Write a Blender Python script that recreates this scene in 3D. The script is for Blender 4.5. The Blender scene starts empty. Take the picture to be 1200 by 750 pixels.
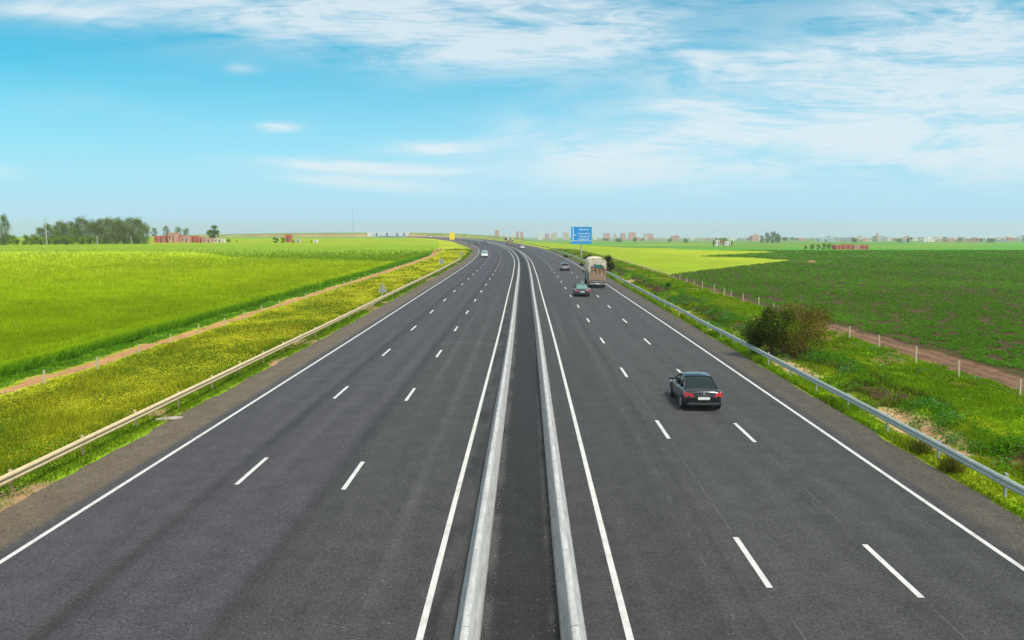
import bpy, bmesh, math, random
import numpy as np
from mathutils import Vector, Matrix

R = math.radians
random.seed(7)
rng = np.random.default_rng(7)
sc = bpy.context.scene
COL = sc.collection

# ---------------------------------------------------------------- camera
H = 8.4
PITCH = math.atan(107.0 / 933.0)
cam_d = bpy.data.cameras.new('camera')
cam_d.lens = 28.0
cam_d.sensor_width = 36.0
cam_d.clip_start = 0.1
cam_d.clip_end = 60000
cam = bpy.data.objects.new('camera', cam_d)
COL.objects.link(cam)
cam.location = (0, 0, H)
cam.rotation_euler = (R(90) - PITCH, 0, 0)
sc.camera = cam

# ---------------------------------------------------------------- light
SUN_EL, SUN_AZ = 60.0, 135.0          # azimuth clockwise from +Y (the view direction)
sc.view_settings.view_transform = 'Standard'
sc.view_settings.look = 'None'
sc.view_settings.gamma = 1
sc.view_settings.exposure = 0.9
sc.cycles.volume_bounces = 3
sun_d = bpy.data.lights.new('sun', 'SUN')
sun_d.energy = 2.5
sun_d.angle = R(11)
sun_d.color = (1.0, 0.95, 0.87)
sun = bpy.data.objects.new('sun', sun_d)
COL.objects.link(sun)
sdir = Vector((math.sin(R(SUN_AZ)) * math.cos(R(SUN_EL)), math.cos(R(SUN_AZ)) * math.cos(R(SUN_EL)), math.sin(R(SUN_EL))))
sun.rotation_euler = sdir.to_track_quat('Z', 'Y').to_euler()
sun.location = (60, -30, 80)

world = bpy.data.worlds.new('World')
sc.world = world
world.use_nodes = True
WN, WL = world.node_tree.nodes, world.node_tree.links
WN.clear()


class NT:
    """tiny node helper"""
    def __init__(s, tree):
        s.t = tree; s.n = tree.nodes; s.l = tree.links

    def node(s, typ, **kw):
        n = s.n.new(typ)
        for k, v in kw.items():
            setattr(n, k, v)
        return n

    def put(s, sock, v):
        if isinstance(v, bpy.types.NodeSocket):
            s.l.new(v, sock)
        elif v is not None:
            sock.default_value = v

    def m(s, op, a, b=None, c=None, clamp=False):
        n = s.node('ShaderNodeMath', operation=op, use_clamp=clamp)
        s.put(n.inputs[0], a)
        if b is not None: s.put(n.inputs[1], b)
        if c is not None: s.put(n.inputs[2], c)
        return n.outputs[0]

    def mix(s, f, a, b, blend='MIX'):
        n = s.node('ShaderNodeMix', data_type='RGBA', blend_type=blend)
        s.put(n.inputs[0], f)
        s.put(n.inputs[6], a if isinstance(a, bpy.types.NodeSocket) else (*a, 1)[:4])
        s.put(n.inputs[7], b if isinstance(b, bpy.types.NodeSocket) else (*b, 1)[:4])
        return n.outputs[2]

    def noise(s, vec, scale, detail=4, rough=0.55, dist=0.0):
        n = s.node('ShaderNodeTexNoise')
        if vec is not None: s.l.new(vec, n.inputs['Vector'])
        n.inputs['Scale'].default_value = scale
        n.inputs['Detail'].default_value = detail
        n.inputs['Roughness'].default_value = rough
        n.inputs['Distortion'].default_value = dist
        return n.outputs['Fac']

    def ramp(s, v, lo, hi, a=0.0, b=1.0):
        n = s.node('ShaderNodeMapRange', interpolation_type='SMOOTHSTEP')
        s.put(n.inputs[0], v)
        n.inputs[1].default_value = lo; n.inputs[2].default_value = hi
        n.inputs[3].default_value = a; n.inputs[4].default_value = b
        return n.outputs[0]


def sky_world():
    k = NT(world.node_tree)
    sky = k.node('ShaderNodeTexSky', sky_type='NISHITA')
    sky.sun_disc = False
    sky.sun_elevation = R(SUN_EL)
    sky.sun_rotation = R(SUN_AZ)
    sky.altitude = 50
    sky.air_density = 1.0
    sky.dust_density = 0.6
    sky.ozone_density = 1.0
    tc = k.node('ShaderNodeTexCoord')
    sep = k.node('ShaderNodeSeparateXYZ')
    k.l.new(tc.outputs['Generated'], sep.inputs[0])
    x, y, z = sep.outputs
    ya = k.m('MAXIMUM', k.m('ABSOLUTE', y), 0.08)
    X = k.m('DIVIDE', x, ya)          # the sky laid out by bearing and height
    Z = k.m('DIVIDE', z, ya)
    comb = k.node('ShaderNodeCombineXYZ')
    k.put(comb.inputs[0], X); k.put(comb.inputs[1], Z); k.put(comb.inputs[2], y)
    P = comb.outputs[0]
    # streaky wisps
    mp = k.node('ShaderNodeMapping'); k.l.new(P, mp.inputs[0])
    mp.inputs['Scale'].default_value = (1.0, 4.2, 1.0)
    mp.inputs['Rotation'].default_value = (0, 0, R(-4))
    w1 = k.noise(mp.outputs[0], 5.2, 10, 0.60, 0.7)
    mp2 = k.node('ShaderNodeMapping'); k.l.new(P, mp2.inputs[0])
    mp2.inputs['Scale'].default_value = (1.0, 8.0, 1.0)
    mp2.inputs['Rotation'].default_value = (0, 0, R(6))
    w2 = k.noise(mp2.outputs[0], 11.0, 7, 0.6, 1.4)
    # warp of the coordinates for the cloud banks
    warp = k.node('ShaderNodeTexNoise'); k.l.new(mp.outputs[0], warp.inputs['Vector'])
    warp.inputs['Scale'].default_value = 4.0; warp.inputs['Detail'].default_value = 5
    wsep = k.node('ShaderNodeSeparateXYZ'); k.l.new(warp.outputs['Color'], wsep.inputs[0])
    Xw = k.m('ADD', X, k.m('MULTIPLY', k.m('SUBTRACT', wsep.outputs[0], .5), 0.16))
    Zw = k.m('ADD', Z, k.m('MULTIPLY', k.m('SUBTRACT', wsep.outputs[1], .5), 0.030))

    def px(u, v):
        a, b = (u - 600) / 933.0, -(v - 375) / 933.0
        c, s_ = math.cos(PITCH), math.sin(PITCH)
        dy = c + b * s_; dz = b * c - s_
        return a / dy, dz / dy
    banks = [  # px, py, radius x, radius y, strength, tilt (radians)
        (330, 18, 320, 34, .85, -.06), (600, 46, 150, 36, 1.2, 0), (480, 12, 260, 28, .5, 0), (660, 8, 120, 30, .5, 0),
        (60, 14, 90, 10, .6, -.05), (1120, 10, 190, 22, .7, 0),
        (900, 175, 260, 40, 1.0, .05), (1060, 130, 230, 50, .95, .05), (1110, 195, 200, 40, .8, 0), (760, 200, 160, 26, .8, .03),
        (960, 72, 190, 30, .85, .12), (1150, 75, 150, 45, .85, 0), (810, 62, 46, 16, .5, -.3),
        (820, 129, 46, 6, 1.2, -.07), (430, 195, 105, 5.5, 1.4, -.05), (445, 214, 110, 8, 1.3, -.07), (530, 173, 60, 8, 1.0, 0),
        (315, 150, 30, 5, 1.0, 0), (15, 202, 26, 7, .55, 0), (640, 150, 90, 22, .4, 0), (130, 130, 110, 16, .10, -.15),
        (287, 78, 16, 6, .35, 0), (460, 78, 60, 14, .3, 0)]
    tot = None
    for u, v, rx, ry, st, tilt in banks:
        cx, cz = px(u, v)
        dx = k.m('SUBTRACT', Xw, cx); dz = k.m('SUBTRACT', Zw, cz)
        dz = k.m('SUBTRACT', dz, k.m('MULTIPLY', dx, tilt))
        a = k.m('POWER', k.m('ABSOLUTE', k.m('MULTIPLY', dx, 933.0 / rx)), 2.0)
        b = k.m('POWER', k.m('ABSOLUTE', k.m('MULTIPLY', dz, 933.0 / ry)), 2.0)
        e = k.m('MULTIPLY', k.m('POWER', 2.718, k.m('MULTIPLY', k.m('ADD', a, b), -1.0)), st)
        tot = e if tot is None else k.m('ADD', tot, e)
    tot = k.m('MINIMUM', tot, 1.0)
    wisp = k.m('ADD', k.m('MULTIPLY', w1, .75), k.m('MULTIPLY', w2, .35))
    dens = k.m('MULTIPLY', tot, k.ramp(wisp, .34, .70, .12, 1.15))
    veil = k.m('MULTIPLY', k.ramp(w1, .45, .8), .05)
    dens = k.m('ADD', dens, veil)
    dens = k.m('MULTIPLY', dens, k.ramp(Z, 0.0, .10, .0, 1.0))
    dens = k.m('MINIMUM', k.m('MULTIPLY', dens, .86), .80)
    tint = k.mix(1.0, sky.outputs[0], (TINT[0], TINT[1], TINT[2]), 'MULTIPLY')
    lowf = k.ramp(Z, -0.02, 0.27, 1.0, 0.0)
    hazy = k.mix(k.m('MULTIPLY', lowf, .92), tint, HAZE_C)
    # white cover added to the unseen sky overhead and behind, neutralising the light
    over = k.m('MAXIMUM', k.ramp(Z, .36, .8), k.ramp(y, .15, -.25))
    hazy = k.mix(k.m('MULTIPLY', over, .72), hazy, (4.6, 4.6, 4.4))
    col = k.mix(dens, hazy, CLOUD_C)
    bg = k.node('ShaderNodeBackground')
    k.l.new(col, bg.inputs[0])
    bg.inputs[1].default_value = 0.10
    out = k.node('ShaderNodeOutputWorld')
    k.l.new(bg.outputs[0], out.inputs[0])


TINT = (0.07, 0.69, 0.73)
HAZE_C = (2.8, 4.15, 5.35)
CLOUD_C = (4.4, 4.8, 5.05)
sky_world()

# ---------------------------------------------------------------- helpers


def tag(o, label=None, cat=None, group=None, kind=None):
    if label: o['label'] = label
    if cat: o['category'] = cat
    if group: o['group'] = group
    if kind: o['kind'] = kind
    return o


def empty(name, loc, rz=0.0):
    o = bpy.data.objects.new(name, None)
    o.empty_display_size = .3
    COL.objects.link(o)
    o.location = loc
    o.rotation_euler = (0, 0, rz)
    return o


def copy_tree(o, parent=None):
    c = o.copy()
    COL.objects.link(c)
    c.parent = parent
    for ch in list(o.children):
        copy_tree(ch, c)
    return c


def mesh_np(name, verts, faces, mat=None, colors=None, parent=None, smooth=False, uvs=None, link=True):
    """verts (n,3); faces (m,k) with k = 3 or 4"""
    verts = np.asarray(verts, np.float32); faces = np.asarray(faces, np.int32)
    me = bpy.data.meshes.new(name)
    me.vertices.add(len(verts)); me.vertices.foreach_set('co', verts.ravel())
    k = faces.shape[1]
    me.loops.add(faces.size); me.loops.foreach_set('vertex_index', faces.ravel())
    me.polygons.add(len(faces))
    me.polygons.foreach_set('loop_start', np.arange(0, faces.size, k, dtype=np.int32))
    me.polygons.foreach_set('loop_total', np.full(len(faces), k, np.int32))
    if smooth: me.polygons.foreach_set('use_smooth', np.ones(len(faces), bool))
    if colors is not None:
        a = me.color_attributes.new('Col', 'FLOAT_COLOR', 'POINT')
        c = np.ones((len(verts), 4), np.float32); c[:, :3] = colors
        a.data.foreach_set('color', c.ravel())
    if uvs is not None:
        uv = me.uv_layers.new(name='UVMap')
        uv.data.foreach_set('uv', np.asarray(uvs, np.float32)[faces.ravel()].ravel())
    me.update(calc_edges=True)
    me.validate()
    if mat: me.materials.append(mat)
    if not link: return me
    o = bpy.data.objects.new(name, me)
    COL.objects.link(o)
    if parent: o.parent = parent
    return o


class MB:
    """collects shapes, builds ONE mesh object"""
    def __init__(s):
        s.v = []; s.f = []

    def add(s, vs, fs):
        b = len(s.v)
        s.v += [tuple(v) for v in vs]
        s.f += [tuple(i + b for i in f) for f in fs]
        return s

    def box(s, x0, x1, y0, y1, z0, z1):
        return s.add([(x0, y0, z0), (x1, y0, z0), (x1, y1, z0), (x0, y1, z0), (x0, y0, z1), (x1, y0, z1), (x1, y1, z1), (x0, y1, z1)],
                     [(0, 3, 2, 1), (4, 5, 6, 7), (0, 1, 5, 4), (1, 2, 6, 5), (2, 3, 7, 6), (3, 0, 4, 7)])

    def hexa(s, pts):
        return s.add(pts, [(0, 3, 2, 1), (4, 5, 6, 7), (0, 1, 5, 4), (1, 2, 6, 5), (2, 3, 7, 6), (3, 0, 4, 7)])

    def tube(s, a, b, r0, r1=None, n=8, caps=True):
        r1 = r0 if r1 is None else r1
        a = Vector(a); b = Vector(b); d = (b - a)
        if d.length < 1e-6: return s
        q = d.to_track_quat('Z', 'Y')
        vs = []
        for p, r in ((a, r0), (b, r1)):
            for i in range(n):
                t = 2 * math.pi * i / n
                vs.append(p + q @ Vector((r * math.cos(t), r * math.sin(t), 0)))
        fs = [(i, (i + 1) % n, n + (i + 1) % n, n + i) for i in range(n)]
        if caps: fs += [tuple(range(n - 1, -1, -1)), tuple(range(n, 2 * n))]
        return s.add(vs, fs)

    def prism(s, poly, y0, y1, axis='y'):
        """poly in (x,z), extruded in y (or (y,z) extruded in x)"""
        n = len(poly)
        if axis == 'y': vs = [(p[0], y0, p[1]) for p in poly] + [(p[0], y1, p[1]) for p in poly]
        else: vs = [(y0, p[0], p[1]) for p in poly] + [(y1, p[0], p[1]) for p in poly]
        fs = [(i, (i + 1) % n, n + (i + 1) % n, n + i) for i in range(n)] + [tuple(range(n - 1, -1, -1)), tuple(range(n, 2 * n))]
        return s.add(vs, fs)

    def build(s, name, mat, parent=None, smooth=False, bevel=0, fix=True):
        me = bpy.data.meshes.new(name)
        me.from_pydata(s.v, [], s.f)
        if fix:
            bm = bmesh.new(); bm.from_mesh(me)
            bmesh.ops.recalc_face_normals(bm, faces=bm.faces)
            bm.to_mesh(me); bm.free()
        if smooth: me.polygons.foreach_set('use_smooth', np.ones(len(me.polygons), bool))
        me.materials.append(mat)
        o = bpy.data.objects.new(name, me)
        COL.objects.link(o)
        if parent: o.parent = parent
        if bevel:
            m = o.modifiers.new('bevel', 'BEVEL'); m.width = bevel; m.segments = 2; m.limit_method = 'ANGLE'
        return o


# ---------------------------------------------------------------- materials
def mat(name, color, rough=.6, metal=0.0, var=0.0, scale=8.0, bump=0.0, coat=0.0, spec=0.5, dirt=None, dirt_amt=0.0):
    m = bpy.data.materials.new(name); m.use_nodes = True
    k = NT(m.node_tree)
    b = k.n['Principled BSDF']
    tc = k.node('ShaderNodeTexCoord')
    b.inputs['Roughness'].default_value = rough
    b.inputs['Metallic'].default_value = metal
    b.inputs['Coat Weight'].default_value = coat
    b.inputs['Specular IOR Level'].default_value = spec
    c = None
    n = k.noise(tc.outputs['Object'], scale, 5, .6)
    lo = tuple(max(0, x * (1 - var)) for x in color); hi = tuple(min(1, x * (1 + var)) for x in color)
    c = k.mix(k.ramp(n, .3, .7), lo, hi)
    if dirt:
        n2 = k.noise(tc.outputs['Object'], scale * .4, 6, .65)
        c = k.mix(k.m('MULTIPLY', k.ramp(n2, .4, .75), dirt_amt), c, dirt)
    k.l.new(c, b.inputs['Base Color'])
    if bump:
        bp = k.node('ShaderNodeBump'); bp.inputs['Strength'].default_value = bump; bp.inputs['Distance'].default_value = .02
        k.l.new(k.noise(tc.outputs['Object'], scale * 4, 4), bp.inputs['Height'])
        k.l.new(bp.outputs[0], b.inputs['Normal'])
    return m


def foliage_mat(name, trans=0.35):
    """leaf colour from the mesh's own colour attribute, light passing through the leaf"""
    m = bpy.data.materials.new(name); m.use_nodes = True
    k = NT(m.node_tree); k.n.clear()
    at = k.node('ShaderNodeAttribute', attribute_name='Col')
    d = k.node('ShaderNodeBsdfDiffuse'); t = k.node('ShaderNodeBsdfTranslucent')
    mx = k.node('ShaderNodeMixShader'); mx.inputs[0].default_value = trans
    k.l.new(at.outputs[0], d.inputs[0]); k.l.new(at.outputs[0], t.inputs[0])
    k.l.new(d.outputs[0], mx.inputs[1]); k.l.new(t.outputs[0], mx.inputs[2])
    o = k.node('ShaderNodeOutputMaterial'); k.l.new(mx.outputs[0], o.inputs[0])
    return m


M = dict(
    concrete=mat('barrier_concrete', (.40, .40, .395), .9, var=.10, scale=3, bump=.3, dirt=(.20, .20, .195), dirt_amt=.45),
    galv=mat('galvanised_steel', (.40, .44, .40), .5, .25, var=.12, scale=5, dirt=(.25, .30, .27), dirt_amt=.4),
    galv_tan=mat('tan_steel', (.64, .50, .29), .55, .15, var=.10, scale=5, dirt=(.36, .28, .17), dirt_amt=.4),  # tan tone with browner blotches
    post_cream=mat('cream_concrete', (.50, .44, .28), .85, var=.12, scale=9, bump=.2),
    wire=mat('fence_wire', (.30, .29, .27), .6, .4),
    black_paint=mat('black_car_paint', (.012, .012, .014), .25, .2, coat=.6, spec=.5),
    grey_paint=mat('dark_grey_car_paint', (.05, .055, .07), .25, .5, coat=1.0),
    silver_paint=mat('silver_grey_car_paint', (.22, .23, .27), .28, .6, coat=.8),
    white_paint=mat('white_car_paint', (.75, .76, .76), .3, coat=.6),
    blue_grey_paint=mat('blue_grey_paint', (.09, .17, .19), .4, coat=.3, var=.15),
    glass=mat('tinted_glass', (.012, .024, .023), .1, 0, spec=.3),
    pale_glass=mat('windscreen_glass', (.12, .22, .20), .1, 0, spec=.5),
    rubber=mat('tyre_rubber', (.02, .02, .02), .85),
    alloy=mat('alloy_wheel', (.62, .63, .65), .3, .8),
    plastic=mat('black_plastic', (.02, .02, .022), .6),
    red_light=mat('red_tail_lamp', (.50, .035, .045), .2, coat=.8),
    clear_light=mat('clear_lamp', (.75, .75, .76), .15, coat=.8),
    plate=mat('number_plate_white', (.78, .78, .74), .5),
    chrome=mat('chrome', (.75, .76, .78), .15, 1.0),
    tarp=mat('cream_tarpaulin', (.62, .56, .43), .8, var=.16, scale=2.5, bump=.6, dirt=(.26, .22, .16), dirt_amt=.75),
    green_cloth=mat('green_cloth', (.02, .15, .12), .8, var=.3, scale=5),
    wood=mat('crate_wood', (.36, .27, .18), .8, var=.3, scale=7, bump=.2),
    orange_wood=mat('orange_boards', (.52, .31, .18), .8, var=.25, scale=5),
    truck_grey=mat('truck_bumper_grey', (.27, .27, .24), .6, var=.15, scale=4, dirt=(.12, .10, .08), dirt_amt=.5),
    sign_blue=mat('sign_blue', (.008, .27, .70), .5),
    sign_white=mat('sign_white', (.72, .80, .84), .6),
    sign_yellow=mat('sign_yellow', (.85, .68, .01), .5),
    sign_back=mat('sign_back_grey', (.38, .38, .36), .55, .3, var=.1),
    pole_grey=mat('pole_grey', (.42, .42, .38), .6, .2, var=.1),
    red_wall=mat('red_clay_wall', (.50, .10, .065), .9, var=.25, scale=.5, dirt=(.36, .17, .13), dirt_amt=.6),
    pink_wall=mat('pink_render', (.56, .30, .26), .9, var=.12, scale=.3),
    beige_wall=mat('beige_render', (.55, .47, .36), .9, var=.12, scale=.3),
    white_wall=mat('white_render', (.72, .70, .66), .9, var=.1, scale=.3),
    blue_wall=mat('pale_blue_render', (.42, .50, .56), .9, var=.1, scale=.3),
    roof_red=mat('red_roof', (.36, .10, .07), .85, var=.15),
    window_dark=mat('window_dark', (.07, .08, .09), .2),
    bark=mat('bark', (.16, .12, .085), .95, var=.3, scale=6),
    twig=mat('twig', (.15, .10, .05), .95, var=.3, scale=6),
    dirt_pile=mat('dirt_heap', (.26, .14, .08), .95, var=.3, scale=4, bump=.5),
    slab=mat('pale_slab', (.34, .30, .25), .9, var=.2, scale=4, bump=.3),
    rock=mat('ochre_rock', (.45, .32, .20), .95, var=.25, scale=5, bump=.6),
    leaf=foliage_mat('leaves', .3),
    grassm=foliage_mat('grass_blades', .45),
)

# ---------------------------------------------------------------- the lie of the land
CY = np.array([-60, -20, 16, 37, 60, 100, 150, 210, 273, 330, 369, 445, 529, 600, 696, 793, 870, 950, 1050, 1200, 1400], float)
CX = np.array([-.6, -.2, .18, .56, .97, 1.55, 2.3, 2.7, 1.7, -.6, -3.3, -9.9, -19.3, -31, -52.5, -83, -113, -148, -200, -290, -430], float)
_h = np.diff(CY); _s = np.diff(CX) / _h
_m = np.empty(len(CX)); _m[0] = _s[0]; _m[-1] = _s[-1]
_m[1:-1] = (_s[:-1] * _h[1:] + _s[1:] * _h[:-1]) / (_h[1:] + _h[:-1])


def cxf(y):
    y = np.asarray(y, float)
    i = np.clip(np.searchsorted(CY, y) - 1, 0, len(CY) - 2)
    t = (y - CY[i]) / _h[i]
    t = np.where((y < CY[0]) | (y > CY[-1]), np.clip(t, 0, 1), t)
    h00 = 2 * t**3 - 3 * t**2 + 1; h10 = t**3 - 2 * t**2 + t; h01 = -2 * t**3 + 3 * t**2; h11 = t**3 - t**2
    base = h00 * CX[i] + h10 * _h[i] * _m[i] + h01 * CX[i + 1] + h11 * _h[i] * _m[i + 1]
    return base + np.where(y > CY[-1], (y - CY[-1]) * _m[-1], 0)


def slope(y):
    return (cxf(np.asarray(y) + 1) - cxf(np.asarray(y) - 1)) / 2


def at(u, y):
    """point at lateral offset u from the median line, abreast of depth y"""
    s_ = slope(y); c = 1 / np.sqrt(1 + s_**2)
    return cxf(y) + u * c, np.asarray(y, float) - u * s_ * c


def uof(x, y):
    s_ = slope(y)
    return (x - cxf(y)) / np.sqrt(1 + s_**2)


def heading(y):
    return -math.atan(float(slope(y)))


_perm = rng.random((512, 512))


def vnoise(x, y):
    xi = np.floor(x).astype(int); yi = np.floor(y).astype(int)
    fx = x - xi; fy = y - yi
    fx = fx * fx * (3 - 2 * fx); fy = fy * fy * (3 - 2 * fy)
    a = _perm[xi % 512, yi % 512]; b = _perm[(xi + 1) % 512, yi % 512]
    c = _perm[xi % 512, (yi + 1) % 512]; d = _perm[(xi + 1) % 512, (yi + 1) % 512]
    return (a * (1 - fx) + b * fx) * (1 - fy) + (c * (1 - fx) + d * fx) * fy


def fbm(x, y, o=4):
    t = 0; a = .5; w = 0
    for i in range(o):
        t = t + a * vnoise(x * 2**i + 17 * i, y * 2**i + 5 * i); w += a; a *= .5
    return t / w


def sstep(a, b, x):
    t = np.clip((x - a) / (b - a), 0, 1)
    return t * t * (3 - 2 * t)


def prof(ds, ys, d):
    """height of land that is seen at image row ys when ds metres away"""
    yy = np.interp(np.log(np.maximum(d, 1)), np.log(ds), ys)
    return H - (yy - 268.0) * d / 933.0


RD = np.array([10, 300, 400, 550, 850, 1300, 2200, 3500, 8000, 16000, 30000.])
RY = np.array([0, 294.0, 293.0, 292.0, 288.0, 284.2, 281.4, 279.8, 278.5, 278.1, 278.0])
LD = np.array([10, 800, 1000, 1500, 3000, 8000, 16000, 30000.])
LY = np.array([0, 278.0, 277.2, 277.6, 278.0, 278.05, 278.0, 278.0])


def base_z(x, y):
    d = np.maximum(np.asarray(y, float), 1)
    zr = np.where(d < 300, 0, prof(RD, RY, d)); zl = np.where(d < 800, 0, prof(LD, LY, d))
    zr = np.minimum(zr, 0); zl = np.minimum(zl, 0)
    u = uof(x, y)
    w = sstep(20, 110, u)
    w = np.where(d > 1300, 1.0 * sstep(-900, 600, x + .2 * d), w)
    return zl * (1 - w) + zr * w


def lwide(y):
    return 15.6 + 5.0 * sstep(300, 480, y)


def ground_z(x, y):
    z = base_z(x, y)
    u = uof(x, y)
    L = -u
    # carriageway bed
    bed = (L < lwide(y) + .05) & (u < 14.75) & (y < 1100)
    n1 = fbm(x * .8, y * .8, 3) - .5
    n2 = fbm(x * .25 + 9, y * .25, 3) - .5
    near = np.clip(1.5 - y / 250, 0, 1)
    # left verge
    v = sstep(0, 1.5, L - lwide(y)) * (y < 1100)
    z = z + np.where(L > 0, v * (n1 * .25 + n2 * .3 - .05) * near, 0)
    # raised canopy of the standing crop
    z = z + np.where(L > 0, sstep(30.2, 30.9, L + n1 * .5) * .42 * (y < 420), 0)
    # right verge with its ditch bank
    r = sstep(0, 1.2, u - 14.7) * (y < 700)
    bank = np.exp(-((u - 18.6 - n2 * 1.5) / 1.1)**2) * .42 - np.exp(-((u - 17.1 - n2 * 1.2) / .7)**2) * .28
    z = z + np.where(u > 0, r * near * (bank * (fbm(x * .5, y * .35, 2) * 1.4 - .1) + n1 * .34 * (u < 25) + n2 * .3 * (u < 25)), 0)
    depth = .14 * sstep(-lwide(y) - .2, -lwide(y) + .9, u) * (1 - sstep(12.6, 13.7, u)) + .03
    z = np.where(bed, z - depth, z)
    return z


# colours of the land (own colour of soil and crops)
C = {k: np.array(v) for k, v in dict(
    wheat=(.360, .470, .008), wheat_y=(.37, .44, .012), wheat_g=(.185, .285, .008), short=(.12, .27, .010),
    path=(.40, .215, .095), path_r=(.15, .085, .050), verge=(.33, .36, .016), verge_g=(.16, .26, .01), soil=(.052, .030, .016),
    soil_r=(.17, .085, .04), ochre=(.40, .26, .14), right=(.20, .34, .008), crop=(.062, .048, .018), cropfar=(.095, .23, .016),
    yel=(.28, .345, .012), far=(.11, .32, .02), farb=(.20, .21, .08)).items()}


def inpoly(x, y, poly):
    ins = np.zeros(x.shape, bool); n = len(poly)
    for i in range(n):
        x0, y0 = poly[i]; x1, y1 = poly[(i + 1) % n]
        c = ((y0 > y) != (y1 > y)) & (x < (x1 - x0) * (y - y0) / (y1 - y0 + 1e-12) + x0)
        ins ^= c
    return ins


def gp(px_, py_, right=True):
    """a place on the land from where it is seen"""
    if right and py_ < 294: d = float(np.exp(np.interp(-py_, -RY[1:][::1], np.log(RD[1:]))))
    else: d = H * 933 / (py_ - 268.0)
    if py_ > 294 or not right: d = 933 * H / .987 / (py_ - 268.0) - .96
    return (px_ - 600) / 933.0 * (d * math.cos(PITCH) + H * math.sin(PITCH)), d


YEL = [gp(*p) for p in [(632, 294.6), (660, 297), (700, 307), (745, 318), (784, 322), (852, 313.5), (929, 305.3), (880, 302), (820, 300.5), (842, 298.6), (912, 295.8), (860, 293.5), (790, 291.0), (700, 289.8), (640, 290)]]


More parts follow.
